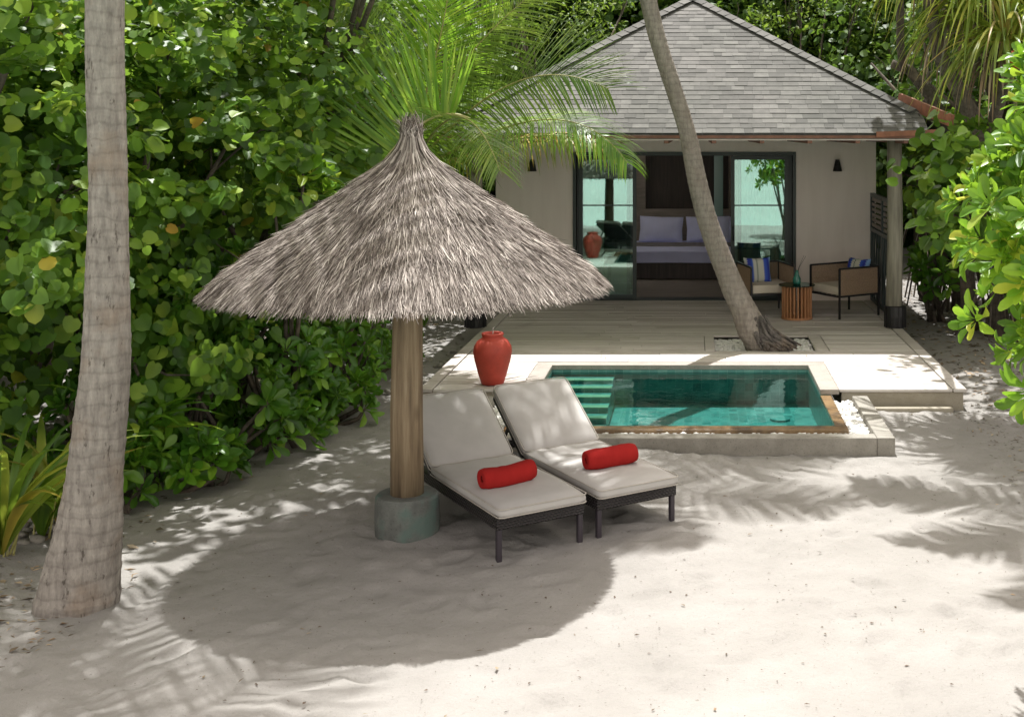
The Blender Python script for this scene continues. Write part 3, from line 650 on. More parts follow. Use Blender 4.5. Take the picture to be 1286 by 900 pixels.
# ------------------------------------------------------------------ porch furniture
def armchair(loc, rz, label, w=.66, d=.74):
    t = empty('armchair', loc, label, 'armchair', 'woven armchairs on the porch', rz, local=True)
    hw, hd = w/2, d/2; sh = .32; ah = .72       # front faces -y
    for sx in (-1, 1):
        for sy in (-1, 1):
            b = MB(); top = ah if sy < 0 else ah+.0
            b.bar((sx*hw, sy*hd, 0), (sx*hw, sy*hd, top), .024); b.build('leg', M['black_metal'], t)
    b = MB()
    for z in (sh, ):
        b.bar((-hw,-hd,z),(hw,-hd,z),.024); b.bar((-hw,hd,z),(hw,hd,z),.024); b.bar((-hw,-hd,z),(-hw,hd,z),.024); b.bar((hw,-hd,z),(hw,hd,z),.024)
    b.bar((-hw,-hd,ah),(-hw,hd,ah),.024); b.bar((hw,-hd,ah),(hw,hd,ah),.024); b.bar((-hw,hd,ah),(hw,hd,ah),.024)
    for k in range(5): x = -hw+w*(k+1)/6; b.bar((x,-hd,sh),(x,hd,sh),.03,.01)
    for sx in (-1, 1): b.bar((sx*hw, hd-.001, sh), (sx*hw, hd-.001, ah), .02)
    b.build('seat_frame', M['black_metal'], t)
    def weave(a, c, name):
        b = MB(); a = Vector(a); c = Vector(c); L = (c-a).length; n = int(L/.0165); dr = (c-a)/L; nn = dr.cross(Vector((0,0,1)))
        for k in range(n):
            p = a+dr*(k+.5)*L/n
            b.bar(p+Vector((0,0,sh+.015)), p+Vector((0,0,ah-.012)), .0085, .009, nn)
        for j in range(3): b.bar(a+Vector((0,0,sh+.09+j*.11))+nn*.003, c+Vector((0,0,sh+.09+j*.11))+nn*.003, .006, .006)
        b.build(name, M['tan_rope'], t)
    weave((-hw,-hd+.02,0), (-hw,hd-.02,0), 'armrest'); weave((hw,-hd+.02,0), (hw,hd-.02,0), 'armrest'); weave((-hw+.02,hd,0), (hw-.02,hd,0), 'backrest')
    soft('seat_cushion', 0, -.0, sh+.075, w-.06, d-.04, .12, M['cream'], t, bev=.03)
    return t
def cushion(loc, rot, label):
    o = soft('striped_cushion', 0, 0, 0, .42, .15, .40, M['stripes'], None, bev=0, puff=.85) if 0 else None
    bm = bmesh.new(); bmesh.ops.create_grid(bm, x_segments=14, y_segments=14, size=.2)
    up = [v for v in bm.verts]; me = bpy.data.meshes.new('striped_cushion'); V = []; Fs = []
    n = 15
    for s_ in (-1, 1):
        for i in range(n):
            for j in range(n):
                u, v = 2*i/(n-1)-1, 2*j/(n-1)-1
                th = .085*max(0, (1-u**4))**.5*max(0, (1-v**4))**.5; pin = 1-.09*(1-v*v)*abs(u)**3; pin2 = 1-.09*(1-u*u)*abs(v)**3
                V.append((u*.21*pin, s_*th, v*.2*pin2))
    for s_ in range(2):
        for i in range(n-1):
            for j in range(n-1):
                a = s_*n*n+i*n+j; f = (a, a+n, a+n+1, a+1); Fs.append(f if s_ == 0 else f[::-1])
    bm.free(); me.from_pydata(V, [], Fs); me.update(); o = link_mesh('striped_cushion', me, M['stripes'], None, smooth=True)
    o.location = loc; o.rotation_euler = rot; props(o, label, 'cushion', 'blue striped cushions on the armchairs')
cR = Vector((2.235, 17.6, DZ+.006)); aR = math.atan2(.41, .62) - 0
# right chair: the open front runs between the legs at (1.77,17.69) and (2.10,17.12)
armchair(cR, math.radians(-57), 'tan woven armchair with cream seat, right of the slatted side table')
cushion((2.46, 17.78, .2+.62), (math.radians(-14), 0, math.radians(-48)), 'blue and white striped cushion in the right hand armchair')
armchair((1.08, 17.75, DZ+.006), math.radians(14), 'tan woven armchair with cream seat, partly behind the leaning palm trunk')
cushion((.97, 17.86, .2+.62), (math.radians(-16), 0, math.radians(14)), 'blue and white striped cushion in the left hand armchair')
tx, ty = 1.5, 17.22
t = empty('side_table', (tx, ty, DZ), 'round side table of upright orange wood slats with a glass top', 'side table')
b = MB()
for k in range(24):
    a = 2*PI*k/24; dx, dy = math.cos(a), math.sin(a)
    b.bar((tx+dx*.19, ty+dy*.19, DZ+.03), (tx+dx*.19, ty+dy*.19, .68), .018, .055, (dx, dy, 0))
b.build('slat', M['slat'], t, bevel=.003, seg=1)
b = MB(); b.lathe([(.16,0),(.225,0),(.225,.03),(.16,.03)], (tx, ty, DZ+.006), 36); b.build('base_ring', M['slat'], t)
b = MB(); b.lathe([(.0,0),(.26,0),(.264,.006),(.26,.012),(.0,.012)], (tx, ty, .683), 40); b.build('table_top', M['glass_top'], t)
b = MB(); b.lathe([(0,0),(.05,0),(.06,.03),(.058,.08),(.03,.14),(.022,.19),(.03,.205),(.024,.205),(.018,.18),(0,.18)], (0,0,0), 20)
v = empty('vase', (tx, ty, .696), 'green glass bottle vase with dark twigs on the side table', 'vase', local=True)
b.build('bottle', M['green_glass'], v, smooth=True); b = MB(); rg = random.Random(5)
for k in range(6):
    a = rg.uniform(0, 2*PI); r = rg.uniform(.06, .16); b.tube([(0,0,.12), (.3*r*math.cos(a), .3*r*math.sin(a), .25), (r*math.cos(a), r*math.sin(a), rg.uniform(.32,.42))], [.004,.003,.002], 5)
b.build('twigs', M['dark_wood'], v)

# ------------------------------------------------------------------ red pot
t = empty('red_pot', (-2.14, 12.77, DZ+.006), 'tall red painted clay pot on the deck corner beside the pool', 'pot', local=True)
b = MB(); b.lathe([(.10,0),(.118,.004),(.15,.1),(.19,.25),(.206,.34),(.198,.4),(.165,.455),(.125,.485),(.11,.497),(.11,.508),(.118,.525),(.116,.54),(.1,.545),(.09,.53),(.09,.48),(.15,.4),(.16,.3),(.0,.28)], (0,0,0), 48)
b.build('jar', M['red_pot'], t, smooth=True)
b = MB(); b.tube([(.0,.0,.285),(.005,0,.6)], .004, 6); b.build('stick', M['pebble'], t)

# ------------------------------------------------------------------ thatched parasol
PCX, PCY = -2.07, 8.66
t = empty('thatched_parasol', (PCX, PCY, 0), 'round thatched parasol on a thick timber post in a concrete footing', 'parasol')
b = MB(); b.lathe([(.215,-.15),(.228,.0),(.232,.14),(.226,.262),(.212,.28),(.0,.28)], (PCX, PCY, 0), 40); b.build('footing', M['footing'], t, smooth=False, bevel=.004)
b = MB(); b.tube([(PCX, PCY, .26), (PCX-.004, PCY, .9), (PCX+.004, PCY, 1.5), (PCX+.002, PCY, 2.6)], [.12, .115, .107, .09], 28, wob=.012, seed=3); b.build('pole', M['post'], t, smooth=True)
prof = [(.0,2.84),(.09,2.78),(.16,2.69),(.28,2.60),(.5,2.44),(.75,2.262),(1.0,2.085),(1.25,1.91),(1.36,1.835)]
pr = np.array([p[0] for p in prof]); pz = np.array([p[1] for p in prof])
TX = PCX+.03
b = MB(); b.lathe([(r+.001, z-.05) for r, z in prof][::-1], (TX, PCY, 0), 48); b.build('thatch_lining', M['straw_under'], t)
b = MB()
for k in range(12):
    a = 2*PI*k/12+.1; b.tube([(PCX+.09*math.cos(a), PCY+.09*math.sin(a), 2.66), (TX+1.38*math.cos(a), PCY+1.38*math.sin(a), 1.80)], [.022,.016], 8)
b.build('rafters', M['post'], t)
rs = np.random.RandomState(11)
def straw_set(N, r0, r1, len0, len1, wid, lift, over=False, seed=0, zoff=0):
    rs = np.random.RandomState(seed); th = rs.uniform(0, 2*PI, N); r = np.sqrt(rs.uniform(r0**2, r1**2, N)); L = rs.uniform(len0, len1, N)
    dth = rs.normal(0, .03, N)/np.maximum(r, .25)*.8; V = []
    segs = 3; side_w = rs.uniform(.6, 1.3, N)*wid; roll = rs.uniform(-.9, .9, N); lf = np.abs(rs.normal(0, lift, N))
    pts = []
    for j in range(segs+1):
        f = j/segs; rr = r+L*.8*f; z = np.interp(rr, pr, pz); ex = np.maximum(rr-1.34, 0); ex = .15*(1-np.exp(-ex/.12))*rs.uniform(.5,1.25,N); z = z-ex*.68; rr = np.minimum(rr, 1.34)+ex*.8
        tt = th+dth*f; z = z+zoff+lf*f*1.0+.012
        pts.append(np.stack([TX+rr*np.cos(tt), PCY+rr*np.sin(tt), z], -1))
    out = np.zeros((N, (segs+1)*2, 3))
    tang = np.stack([-np.sin(th), np.cos(th), np.zeros(N)], -1); upn = np.stack([np.cos(th)*.5, np.sin(th)*.5, np.full(N,.8)], -1)
    sd = tang*np.cos(roll)[:, None]+upn*np.sin(roll)[:, None]
    for j in range(segs+1):
        tp = (1, 1, .8, .35)[j]
        out[:, 2*j] = pts[j]-sd*(side_w*tp/2)[:, None]; out[:, 2*j+1] = pts[j]+sd*(side_w*tp/2)[:, None]
    base = (np.arange(N)*(segs+1)*2)[:, None]
    pl = [base+np.array([2*j, 2*j+1, 2*j+3, 2*j+2])[None] for j in range(segs)]
    return out.reshape(-1, 3), [np.concatenate(pl)]
sets = [straw_set(52000, .12, 1.27, .22, .48, .0056, .009, seed=1), straw_set(10000, 1.02, 1.31, .12, .28, .0058, .012, True, 2, -.03), straw_set(6000, .06, .55, .2, .45, .0075, .014, seed=3),
        straw_set(5000, .3, 1.26, .1, .22, .005, .022, seed=4, zoff=.01)]
for k, r_ in enumerate((.62, 1.02)):                              # the overlapping tiers
    sets.append(straw_set(2600, r_-.1, r_, .14, .24, .006, .016, seed=20+k, zoff=.012))
V, pl_ = join(sets); arr_mesh('thatch', V, pl_, M['straw'], t)
# cap tuft: a bundle bound at the neck, its ends fraying upwards
rs = np.random.RandomState(8); N = 620; th = rs.uniform(0, 2*PI, N); out = np.zeros((N, 10, 3)); zt = np.clip(rs.normal(2.94,.045,N), 2.85, 3.03); q_ = rs.uniform(.2, 1, N)**.5
wv = np.stack([-np.sin(th), np.cos(th), np.zeros(N)], -1)*rs.uniform(.003,.006,N)[:, None]; th2 = th+rs.normal(0,.5,N); zb = rs.uniform(2.60, 2.76, N); rb = np.interp(zb, pz[::-1], pr[::-1])+.015
for j, (r_, z_, tt) in enumerate(((rb, zb, th), (.125*q_, np.full(N, 2.775), th), (.085*q_, np.full(N,2.85), th), (.07*q_+.015, 2.85+(zt-2.85)*.6, th2), (.02+np.abs(rs.normal(0,.055,N)), zt-rs.uniform(-.02,.03,N), th2+rs.normal(0,.3,N)))):
    c = np.stack([TX+r_*np.cos(tt), PCY+r_*np.sin(tt), z_], -1); wj = wv*(1 if j < 3 else .6)
    out[:, 2*j] = c-wj; out[:, 2*j+1] = c+wj
base = (np.arange(N)*10)[:, None]; pl_ = [np.concatenate([base+np.array([2*j,2*j+1,2*j+3,2*j+2])[None] for j in range(4)])]
arr_mesh('thatch_cap', out.reshape(-1, 3), pl_, M['straw'], t)

# ------------------------------------------------------------------ sun loungers (local: foot end at y=0, head towards +y)
YAW = math.atan2(.56, .83)
def lounger(loc, label, rz):
    t = empty('sun_lounger', loc, label, 'sun lounger', 'sun loungers side by side under the parasol', rz, local=True)
    hw = .335; L = 1.93
    b = MB(); z0, z1 = .195, .275
    b.box(-hw, hw, 0, .05, z0, z1); b.box(-hw, hw, L-.05, L, z0, z1); b.box(-hw, -hw+.05, .051, L-.051, z0, z1); b.box(hw-.05, hw, .051, L-.051, z0, z1)
    b.build('frame', M['wicker'], t, bevel=.008)
    b = MB()
    for k in range(15): b.box(-hw+.051, hw-.051, .1+k*.08, .15+k*.08, z1-.04, z1-.012)
    b.box(-hw+.051, hw-.051, 1.24, 1.29, z0+.01, z1-.01)
    b.build('seat_slats', M['black_metal'], t)
    for sx in (-1, 1):
        for yy in (.03, L-.06):
            b = MB(); g_ = 0
            b.box(sx*(hw-.025)-.018, sx*(hw-.025)+.018, yy-.018, yy+.018, -.03, z0-.001); b.build('leg', M['leg_paint'], t, bevel=.004)
    al = math.radians(34); hy = 1.22; Lb = .71
    R = Matrix.Translation((0, hy, z1-.01)) @ Matrix.Rotation(al, 4, 'X')
    b = MB()
    for sx in (-1, 1): b.box(sx*(hw-.02)-.02, sx*(hw-.02)+.02, 0, Lb, -.012, .022, R)
    b.box(-hw+.04, hw-.04, Lb-.04, Lb, -.01, .02, R)
    for k in range(9): b.box(-hw+.04, hw-.04, .04+k*.075, .085+k*.075, -.005, .012, R)
    b.build('back_frame', M['black_metal'], t, bevel=.004)
    b = MB(); top = R @ Vector((0, .48, -.01))
    for sx in (-1, 1): b.bar((sx*.24, top.y, top.z), (sx*.24, L-.08, z0+.05), .02); b.bar((sx*.24, hy+.1, z0+.04), (sx*.24, L-.06, z0+.04), .022)
    b.bar((-.24, top.y, top.z), (.24, top.y, top.z), .02); b.build('back_support', M['black_metal'], t)
    def cush(sy, name, R2):
        bm = bmesh.new(); bmesh.ops.create_cube(bm, size=1); bmesh.ops.subdivide_edges(bm, edges=bm.edges[:], cuts=9, use_grid_fill=True)
        w2, l2, h2, rad = .34, sy/2, .04, .035
        for v in bm.verts:
            p = v.co*2; q = Vector((p.x*w2, p.y*l2, p.z*h2))
            i = Vector((max(-w2+rad, min(w2-rad, q.x)), max(-l2+rad, min(l2-rad, q.y)), max(-h2+rad, min(h2-rad, q.z)))); d_ = q-i
            if d_.length > rad: q = i+d_.normalized()*rad
            if p.z > 0: q.z += .012*(1-p.x**4)*(1-p.y**4)+.004*math.sin(p.x*7+sy*3)*math.sin(p.y*5)
            v.co = q
        bmesh.ops.transform(bm, matrix=R2, verts=bm.verts); me = bpy.data.meshes.new(name); bm.to_mesh(me); bm.free()
        cu = link_mesh(name, me, M['cushion'], t, smooth=True); pp = MB()
        for zz in (h2-.012, -h2+.012):
            ring = []; cr = .04
            for sx_, sy_, a0 in ((1,1,0),(-1,1,PI/2),(-1,-1,PI),(1,-1,1.5*PI)):
                for q_ in range(5): a_ = a0+q_*PI/8; ring.append(R2 @ Vector((sx_*(w2-cr)+cr*math.cos(a_), sy_*(l2-cr)+cr*math.sin(a_), zz)))
            pp.tube(ring+[ring[0]], .0048, 6, cap=False)
        pp.build('piping', M['piping'], cu, smooth=True)
    cush(1.28, 'seat_cushion', Matrix.Translation((0, .60, z1+.042)))
    cush(.74, 'back_cushion', R @ Matrix.Translation((0, .39, .066)))
    return t
def wl(cx, cy, lx, ly, rz): return Vector((cx+lx*math.cos(rz)-ly*math.sin(rz), cy+lx*math.sin(rz)+ly*math.cos(rz), 0))
LR = math.radians(33.5)
L1 = (-1.045, 8.27); L2 = (-.40, 8.70)
lounger((L1[0], L1[1], 0), 'wicker sun lounger with cream cushion nearest the parasol post', LR)
lounger((L2[0], L2[1], 0), 'wicker sun lounger with cream cushion nearest the pool', LR)
def towel(c, ang, label, sag):
    t = MB(); n = 26; m = 12; L = .42; r = .078; V = []; rg = random.Random(label)
    for i in range(m+1):
        u = i/m; rr = r*(1-.16*(abs(2*u-1))**6)*(1+rg.uniform(-.025,.025))
        for k in range(n):
            a = 2*PI*k/n; q = rr*(1+.02*math.sin(3*a+u*4)+(.06 if 1.0 < a < 1.35 else .03 if .7 < a < 1.0 else 0))
            V.append(((u-.5)*L, q*math.cos(a), max(-r*.86, q*math.sin(a)-sag*math.sin(u*PI)*.02)))
    Fs = [(i*n+k, i*n+(k+1)%n, (i+1)*n+(k+1)%n, (i+1)*n+k) for i in range(m) for k in range(n)]
    t.add(V, Fs); 
    for i, x in ((0, -L/2), (m, L/2)):                                # spiral ends
        ring = [i*n+k for k in range(n)]; c0 = len(t.v); s_ = -1 if i == 0 else 1
        for f, dx in ((.8,.004),(.62,-.006),(.45,.003),(.28,-.006)):
            for k in range(n): a = 2*PI*k/n; t.v.append((x+s_*dx, r*.86*f*math.cos(a), r*.86*f*math.sin(a)))
        rings = [ring]+[[c0+j*n+k for k in range(n)] for j in range(4)]
        for r0_, r1_ in zip(rings, rings[1:]):
            for k in range(n): t.f.append((r0_[k], r0_[(k+1)%n], r1_[(k+1)%n], r1_[k]) if s_ > 0 else (r1_[k], r1_[(k+1)%n], r0_[(k+1)%n], r0_[k]))
        t.f.append(tuple(rings[-1]))
    o = t.build('rolled_towel', M['red_towel'], None, smooth=True); o.location = c; o.rotation_euler = (0, 0, ang); props(o, label, 'towel', 'red rolled towels on the loungers')
towel((-1.335, 8.60, .363+.072), LR+.09, 'red rolled towel on the lounger nearest the parasol post', 1)
towel((-.625, 9.06, .363+.072), LR-.02, 'red rolled towel on the lounger nearest the pool', .3)
# ------------------------------------------------------------------ palm trunks
def trunk_mesh(name, pts, rads, mat, parent, n=28, ring=.09, seed=1, sub=10, flare=None, amp=.02):
    """smooth trunk through control points with faint ring scars"""
    pts = [Vector(p) for p in pts]; P_, R_ = [], []
    for i in range(len(pts)-1):
        p0, p1, p2, p3 = pts[max(i-1,0)], pts[i], pts[i+1], pts[min(i+2,len(pts)-1)]
        for k in range(sub):
            u = k/sub; P_.append(.5*((2*p1)+(p2-p0)*u+(2*p0-5*p1+4*p2-p3)*u*u+(3*p1-p0-3*p2+p3)*u**3)); R_.append(rads[i]*(1-u)+rads[i+1]*u)
    P_.append(pts[-1]); R_.append(rads[-1]); D = [0]
    for a, c in zip(P_, P_[1:]): D.append(D[-1]+(c-a).length)
    m = int(D[-1]/.02); rg = random.Random(seed); V = []; Fs = []; D = np.array(D); P_ = np.array([p[:] for p in P_]); R_ = np.array(R_)
    ringat = 0; ringoff = 0; ph = [rg.uniform(0, 6) for _ in range(8)]
    rings = []; s = 0
    while s < D[-1]: s += rg.uniform(.7, 1.4)*ring; rings.append(s)
    rings = np.array(rings)
    for i in range(m+1):
        s = i/m*D[-1]; c = np.array([np.interp(s, D, P_[:, j]) for j in range(3)]); r = np.interp(s, D, R_); k_ = np.searchsorted(rings, s); dn = (rings[min(k_, len(rings)-1)]-s)/ring
        rr = r*(1+amp*(max(0, 1-abs(dn)*2.2)))
        for k in range(n):
            a = 2*PI*k/n; q = rr*(1+.018*math.sin(3*a+ph[0]+s*2)+.012*math.sin(7*a+ph[1]+s*5)+rg.uniform(-.006,.006))
            if flare:
                fz, fa = flare; f = max(0, 1-s/fz)**2; q *= 1+fa*f*(.35+.65*max(0, math.cos(a-.0)))+f*.05*math.sin(9*a+s*30)
            V.append((c[0]+q*math.cos(a), c[1]+q*math.sin(a), c[2]))
    Fs = np.array([(i*n+k, i*n+(k+1)%n, (i+1)*n+(k+1)%n, (i+1)*n+k) for i in range(m) for k in range(n)])
    return arr_mesh(name, np.array(V), [Fs], mat, parent, smooth=True)
def frond(pts, leaf=.75, n=58, w=.038, mat='frond', parent=None, seed=0, lift=.15, droop=.5, fwd=.45, name='frond', rach=.018, sides=(1,1), up0=(0,0,1)):
    rs = np.random.RandomState(seed); pts = [Vector(p) for p in pts]
    m = 40; C_ = []
    for i in range(m+1):                                            # Bezier-like curve through the control polygon
        u = i/m; q = [p.copy() for p in pts]
        while len(q) > 1: q = [a.lerp(b_, u) for a, b_ in zip(q, q[1:])]
        C_.append(q[0])
    C_ = np.array([c[:] for c in C_]); T = nrm(np.gradient(C_, axis=0)); U0 = np.array(up0, float)
    b = MB(); b.tube([tuple(c) for c in C_], [rach*(1-.85*i/m) for i in range(m+1)], 6, cap=False)
    o_, d_, n_, s_, w_ = [], [], [], [], []
    for sgn, on in ((-1, sides[0]), (1, sides[1])):
        if not on: continue
        for k in range(n):
            u = .12+.88*(k+rs.uniform(-.2,.2))/n; u = min(max(u, 0), .995); i = u*m; i0 = int(i); f = i-i0; p = C_[i0]*(1-f)+C_[i0+1]*f; tg = T[i0]
            side = np.cross(tg, U0); side /= max(np.linalg.norm(side), 1e-6); upv = np.cross(side, tg)
            d = sgn*side+tg*(fwd+.9*u*u)+upv*(lift+rs.normal(0,.07))+rs.normal(0,.05,3)
            prof_ = min(1, (u*4)**.6)*(1-.62*max(0, (u-.45)/.55)**1.6)
            o_.append(p); d_.append(d); n_.append(upv+sgn*side*.25+rs.normal(0,.15,3)); s_.append(leaf*prof_*rs.uniform(.85,1.08)); w_.append(w*rs.uniform(.8,1.1))
    o_, d_, n_, s_, w_ = map(np.array, (o_, d_, n_, s_, w_)); d_ = nrm(d_); nn = nrm(n_-d_*(n_*d_).sum(1, keepdims=True)); sd = np.cross(d_, nn)
    seg = 4; N = len(o_); V = np.zeros((N, (seg+1)*2, 3)); p = o_.copy(); d = d_.copy(); hw_ = (.45, .55, .5, .36, .03)
    dr = droop*rs.uniform(.6,1.3,N)[:, None]
    for j in range(seg+1):
        V[:, 2*j] = p-sd*(w_*hw_[j])[:, None]; V[:, 2*j+1] = p+sd*(w_*hw_[j])[:, None]
        p = p+d*(s_/seg)[:, None]; d = nrm(d+np.array([0,0,-1.0])*dr*.3)
    base = (np.arange(N)*(seg+1)*2)[:, None]
    pl = [np.concatenate([base+np.array([2*j,2*j+1,2*j+3,2*j+2])[None] for j in range(seg)])]
    o = arr_mesh(name, V.reshape(-1, 3), pl, M[mat], parent); b.build('midrib', M['midrib'], o, smooth=True); return o
def crown(parent, top, n, L, leaf, seed=0, mat='frond', zup=(.1, 1.1), az=None, drop=1.0, nl=46, w=.045):
    rg = random.Random(seed); top = Vector(top)
    for k in range(n):
        a = (2*PI*k/n+rg.uniform(-.2,.2)) if az is None else az[k]; e = rg.uniform(*zup); l = L*rg.uniform(.85,1.1)
        d = Vector((math.cos(a)*math.cos(e), math.sin(a)*math.cos(e), math.sin(e))); side = Vector((-math.sin(a), math.cos(a), 0))*rg.uniform(-.25,.25)*l
        p1 = top+d*l*.5; p2 = top+d*l*.85+side*.5+Vector((0,0,-.12*l*drop)); p3 = top+Vector((math.cos(a), math.sin(a), 0))*l*.9+side+Vector((0,0,math.sin(e)*l*.5-.5*l*drop))
        frond([top, p1, p2, p3], leaf, nl, w, mat, parent, seed*50+k, lift=.05, droop=.55, rach=.025)

# left palm (close to the viewer)
lp = empty('coconut_palm', (-3.75, 7.37, 0), 'thick grey coconut palm trunk at the left, nearest the viewer', 'palm', 'coconut palms')
D0 = 7.37; rows = [(777,41,146),(720,56,147),(658,74,151),(595,87.7,152.4),(518,97,158),(440,105.5,161.7),(333,110,159.6),(230,113,157.5),(0,109.6,154.5)]
pts = []; rad = []
pts.append((((93.5-VX)*D0/F)-.0, D0, -.15)); rad.append(.27)
for y, a, c in rows: q = P((a+c)/2, y, D0); pts.append(q); rad.append((c-a)/2*D0/F)
top = Vector(pts[-1]); pts += [top+Vector((.0,.1,1.0)), top+Vector((.2,.45,2.5))]; rad += [.105, .1]
trunk_mesh('trunk', pts, rad, M['palm_bark'], lp, n=44, ring=.12, seed=3, amp=.035)
crown(lp, pts[-1], 13, 3.1, .85, seed=35, az=[math.radians(58+k*24) for k in range(13)])
# middle leaning palm
mp = empty('coconut_palm', (.85, 14.9, .1), 'slender grey palm trunk leaning left out of the deck in front of the villa', 'palm', 'coconut palms')
D0 = 14.95
rows = [(441,966,52),(432,960,50),(420,950,45),(405,942,40),(391,936,36),(370,925,33.5),(344,914,30),(307,899,28.5),(269.5,886,26),(224,875,24.5),(170,864,22),(112,846.5,22),(50,826,22),(0,813.5,21.5)]
pts = [P(972, 452, D0)]; rad = [.27]
for y, x, w in rows: pts.append(P(x, y, D0)); rad.append(w/2*D0/F)
top = Vector(pts[-1]); pts += [top+Vector((-.38,-.3,1.5)), top+Vector((-.62,-1.2,3.6))]; rad += [.1, .095]
trunk_mesh('trunk', pts, rad, M['palm_bark_far'], mp, n=32, ring=.09, seed=5, flare=(.6,.25), amp=.03)
b = MB(); rg = random.Random(4)
for k in range(110):
    u = rg.random(); v_ = rg.random()
    s_ = P(944+17*u+rg.uniform(-3,3), 396+28*v_, D0-.19+.1*rg.random()); e_ = P(950+58*max(u, v_*.5)*rg.uniform(.7,1.02), 437+rg.uniform(-4,4), D0-.24+rg.uniform(-.08,.2))
    e_.z = max(e_.z, .1); m_ = s_.lerp(e_, .5)+Vector((-.02, -.01, -.02))
    b.tube([s_, m_, e_], [.012,.021,.014], 6, wob=.4, seed=k)
b.build('roots', M['root_bark'], mp)
crown(mp, pts[-1], 9, 2.75, .75, seed=77)
# palm outside the picture on the right whose fronds shade the sand
rp = empty('coconut_palm', (4.9, 11.6, 0), 'coconut palm right of the picture whose fronds shade the sand', 'palm', 'coconut palms')
trunk_mesh('trunk', [(4.9,11.6,-.2),(4.85,11.7,2),(4.2,11.8,4.5),(2.5,12.0,6.9)], [.2,.15,.12,.11], M['palm_bark_far'], rp, seed=8)
crown(rp, (2.75,12.0,6.9), 7, 2.3, .65, seed=12, drop=.8)

# young coconut palm behind the parasol
cc = P(497, 215, 14.6)
yp = empty('young_coconut_palm', (cc.x-.3, 14.6, 0), 'young coconut palm with bright arching fronds behind the parasol peak', 'palm')
trunk_mesh('trunk', [(cc.x-.35,14.6,-.1),(cc.x-.2,14.6,1.2),(cc.x,14.6,cc.z-.3)], [.13,.11,.09], M['palm_bark_far'], yp)
def fp(*a): return [P(x, y, D) for x, y, D in a]
kw = dict(parent=yp)
frond(fp((500,215,14.6),(540,120,14.2),(562,20,13.9),(570,-60,13.8)), .95, 75, 0.0186, 'frond_bright', seed=1, lift=.0, droop=.25, fwd=.6, up0=(.2,-1,.2), **kw)
frond(fp((505,215,14.6),(545,125,14.2),(580,60,14),(690,-25,13.7)), 1.0, 87, 0.0167, 'frond', seed=2, lift=.0, droop=.3, up0=(.0,-1,.45), **kw)
frond(fp((510,220,14.6),(590,130,14.0),(660,60,13.6),(765,112,13.1)), 1.1, 100, 0.0167, 'frond', seed=3, lift=.05, droop=.25, up0=(.1,-.9,.55), **kw)
frond(fp((515,222,14.6),(640,140,13.6),(730,120,13.2),(788,205,12.8)), .8, 100, 0.0167, 'frond_bright', seed=4, lift=.0, droop=.9, up0=(.1,-.5,.85), **kw)
frond(fp((510,225,14.6),(620,175,13.9),(700,150,13.6),(772,190,13.4)), .6, 62, 0.0167, 'frond_yellow', seed=14, lift=-.2, droop=1.3, up0=(.1,-.5,.85), **kw)
frond(fp((515,222,14.6),(560,110,12.6),(600,135,11.8),(628,215,11.4)), .75, 87, 0.0149, 'frond', seed=5, lift=.0, droop=.5, up0=(.5,-.8,.4), **kw)
frond(fp((590,150,12.9),(535,120,12.8),(470,200,12.6),(425,300,12.5)), 1.1, 92, .026, 'frond_bright', seed=6, lift=.1, droop=-.03, fwd=-.25, up0=(0,-1,0), sides=(0,1), **kw)
frond(fp((500,215,14.8),(470,120,15.2),(440,60,15.4),(415,10,15.6)), .9, 75, 0.0149, 'frond', seed=7, lift=.0, droop=.3, up0=(0,-1,.3), **kw)
frond(fp((500,215,14.9),(500,100,15.4),(480,40,15.6),(430,60,15.9)), .85, 75, 0.0149, 'frond', seed=8, droop=.4, up0=(0,-1,.4), **kw)
frond(fp((495,220,14.9),(440,150,15.4),(390,110,15.8),(345,140,16.0)), .8, 80, .018, 'dead', seed=9, droop=.6, up0=(0,-.8,.6), **kw)

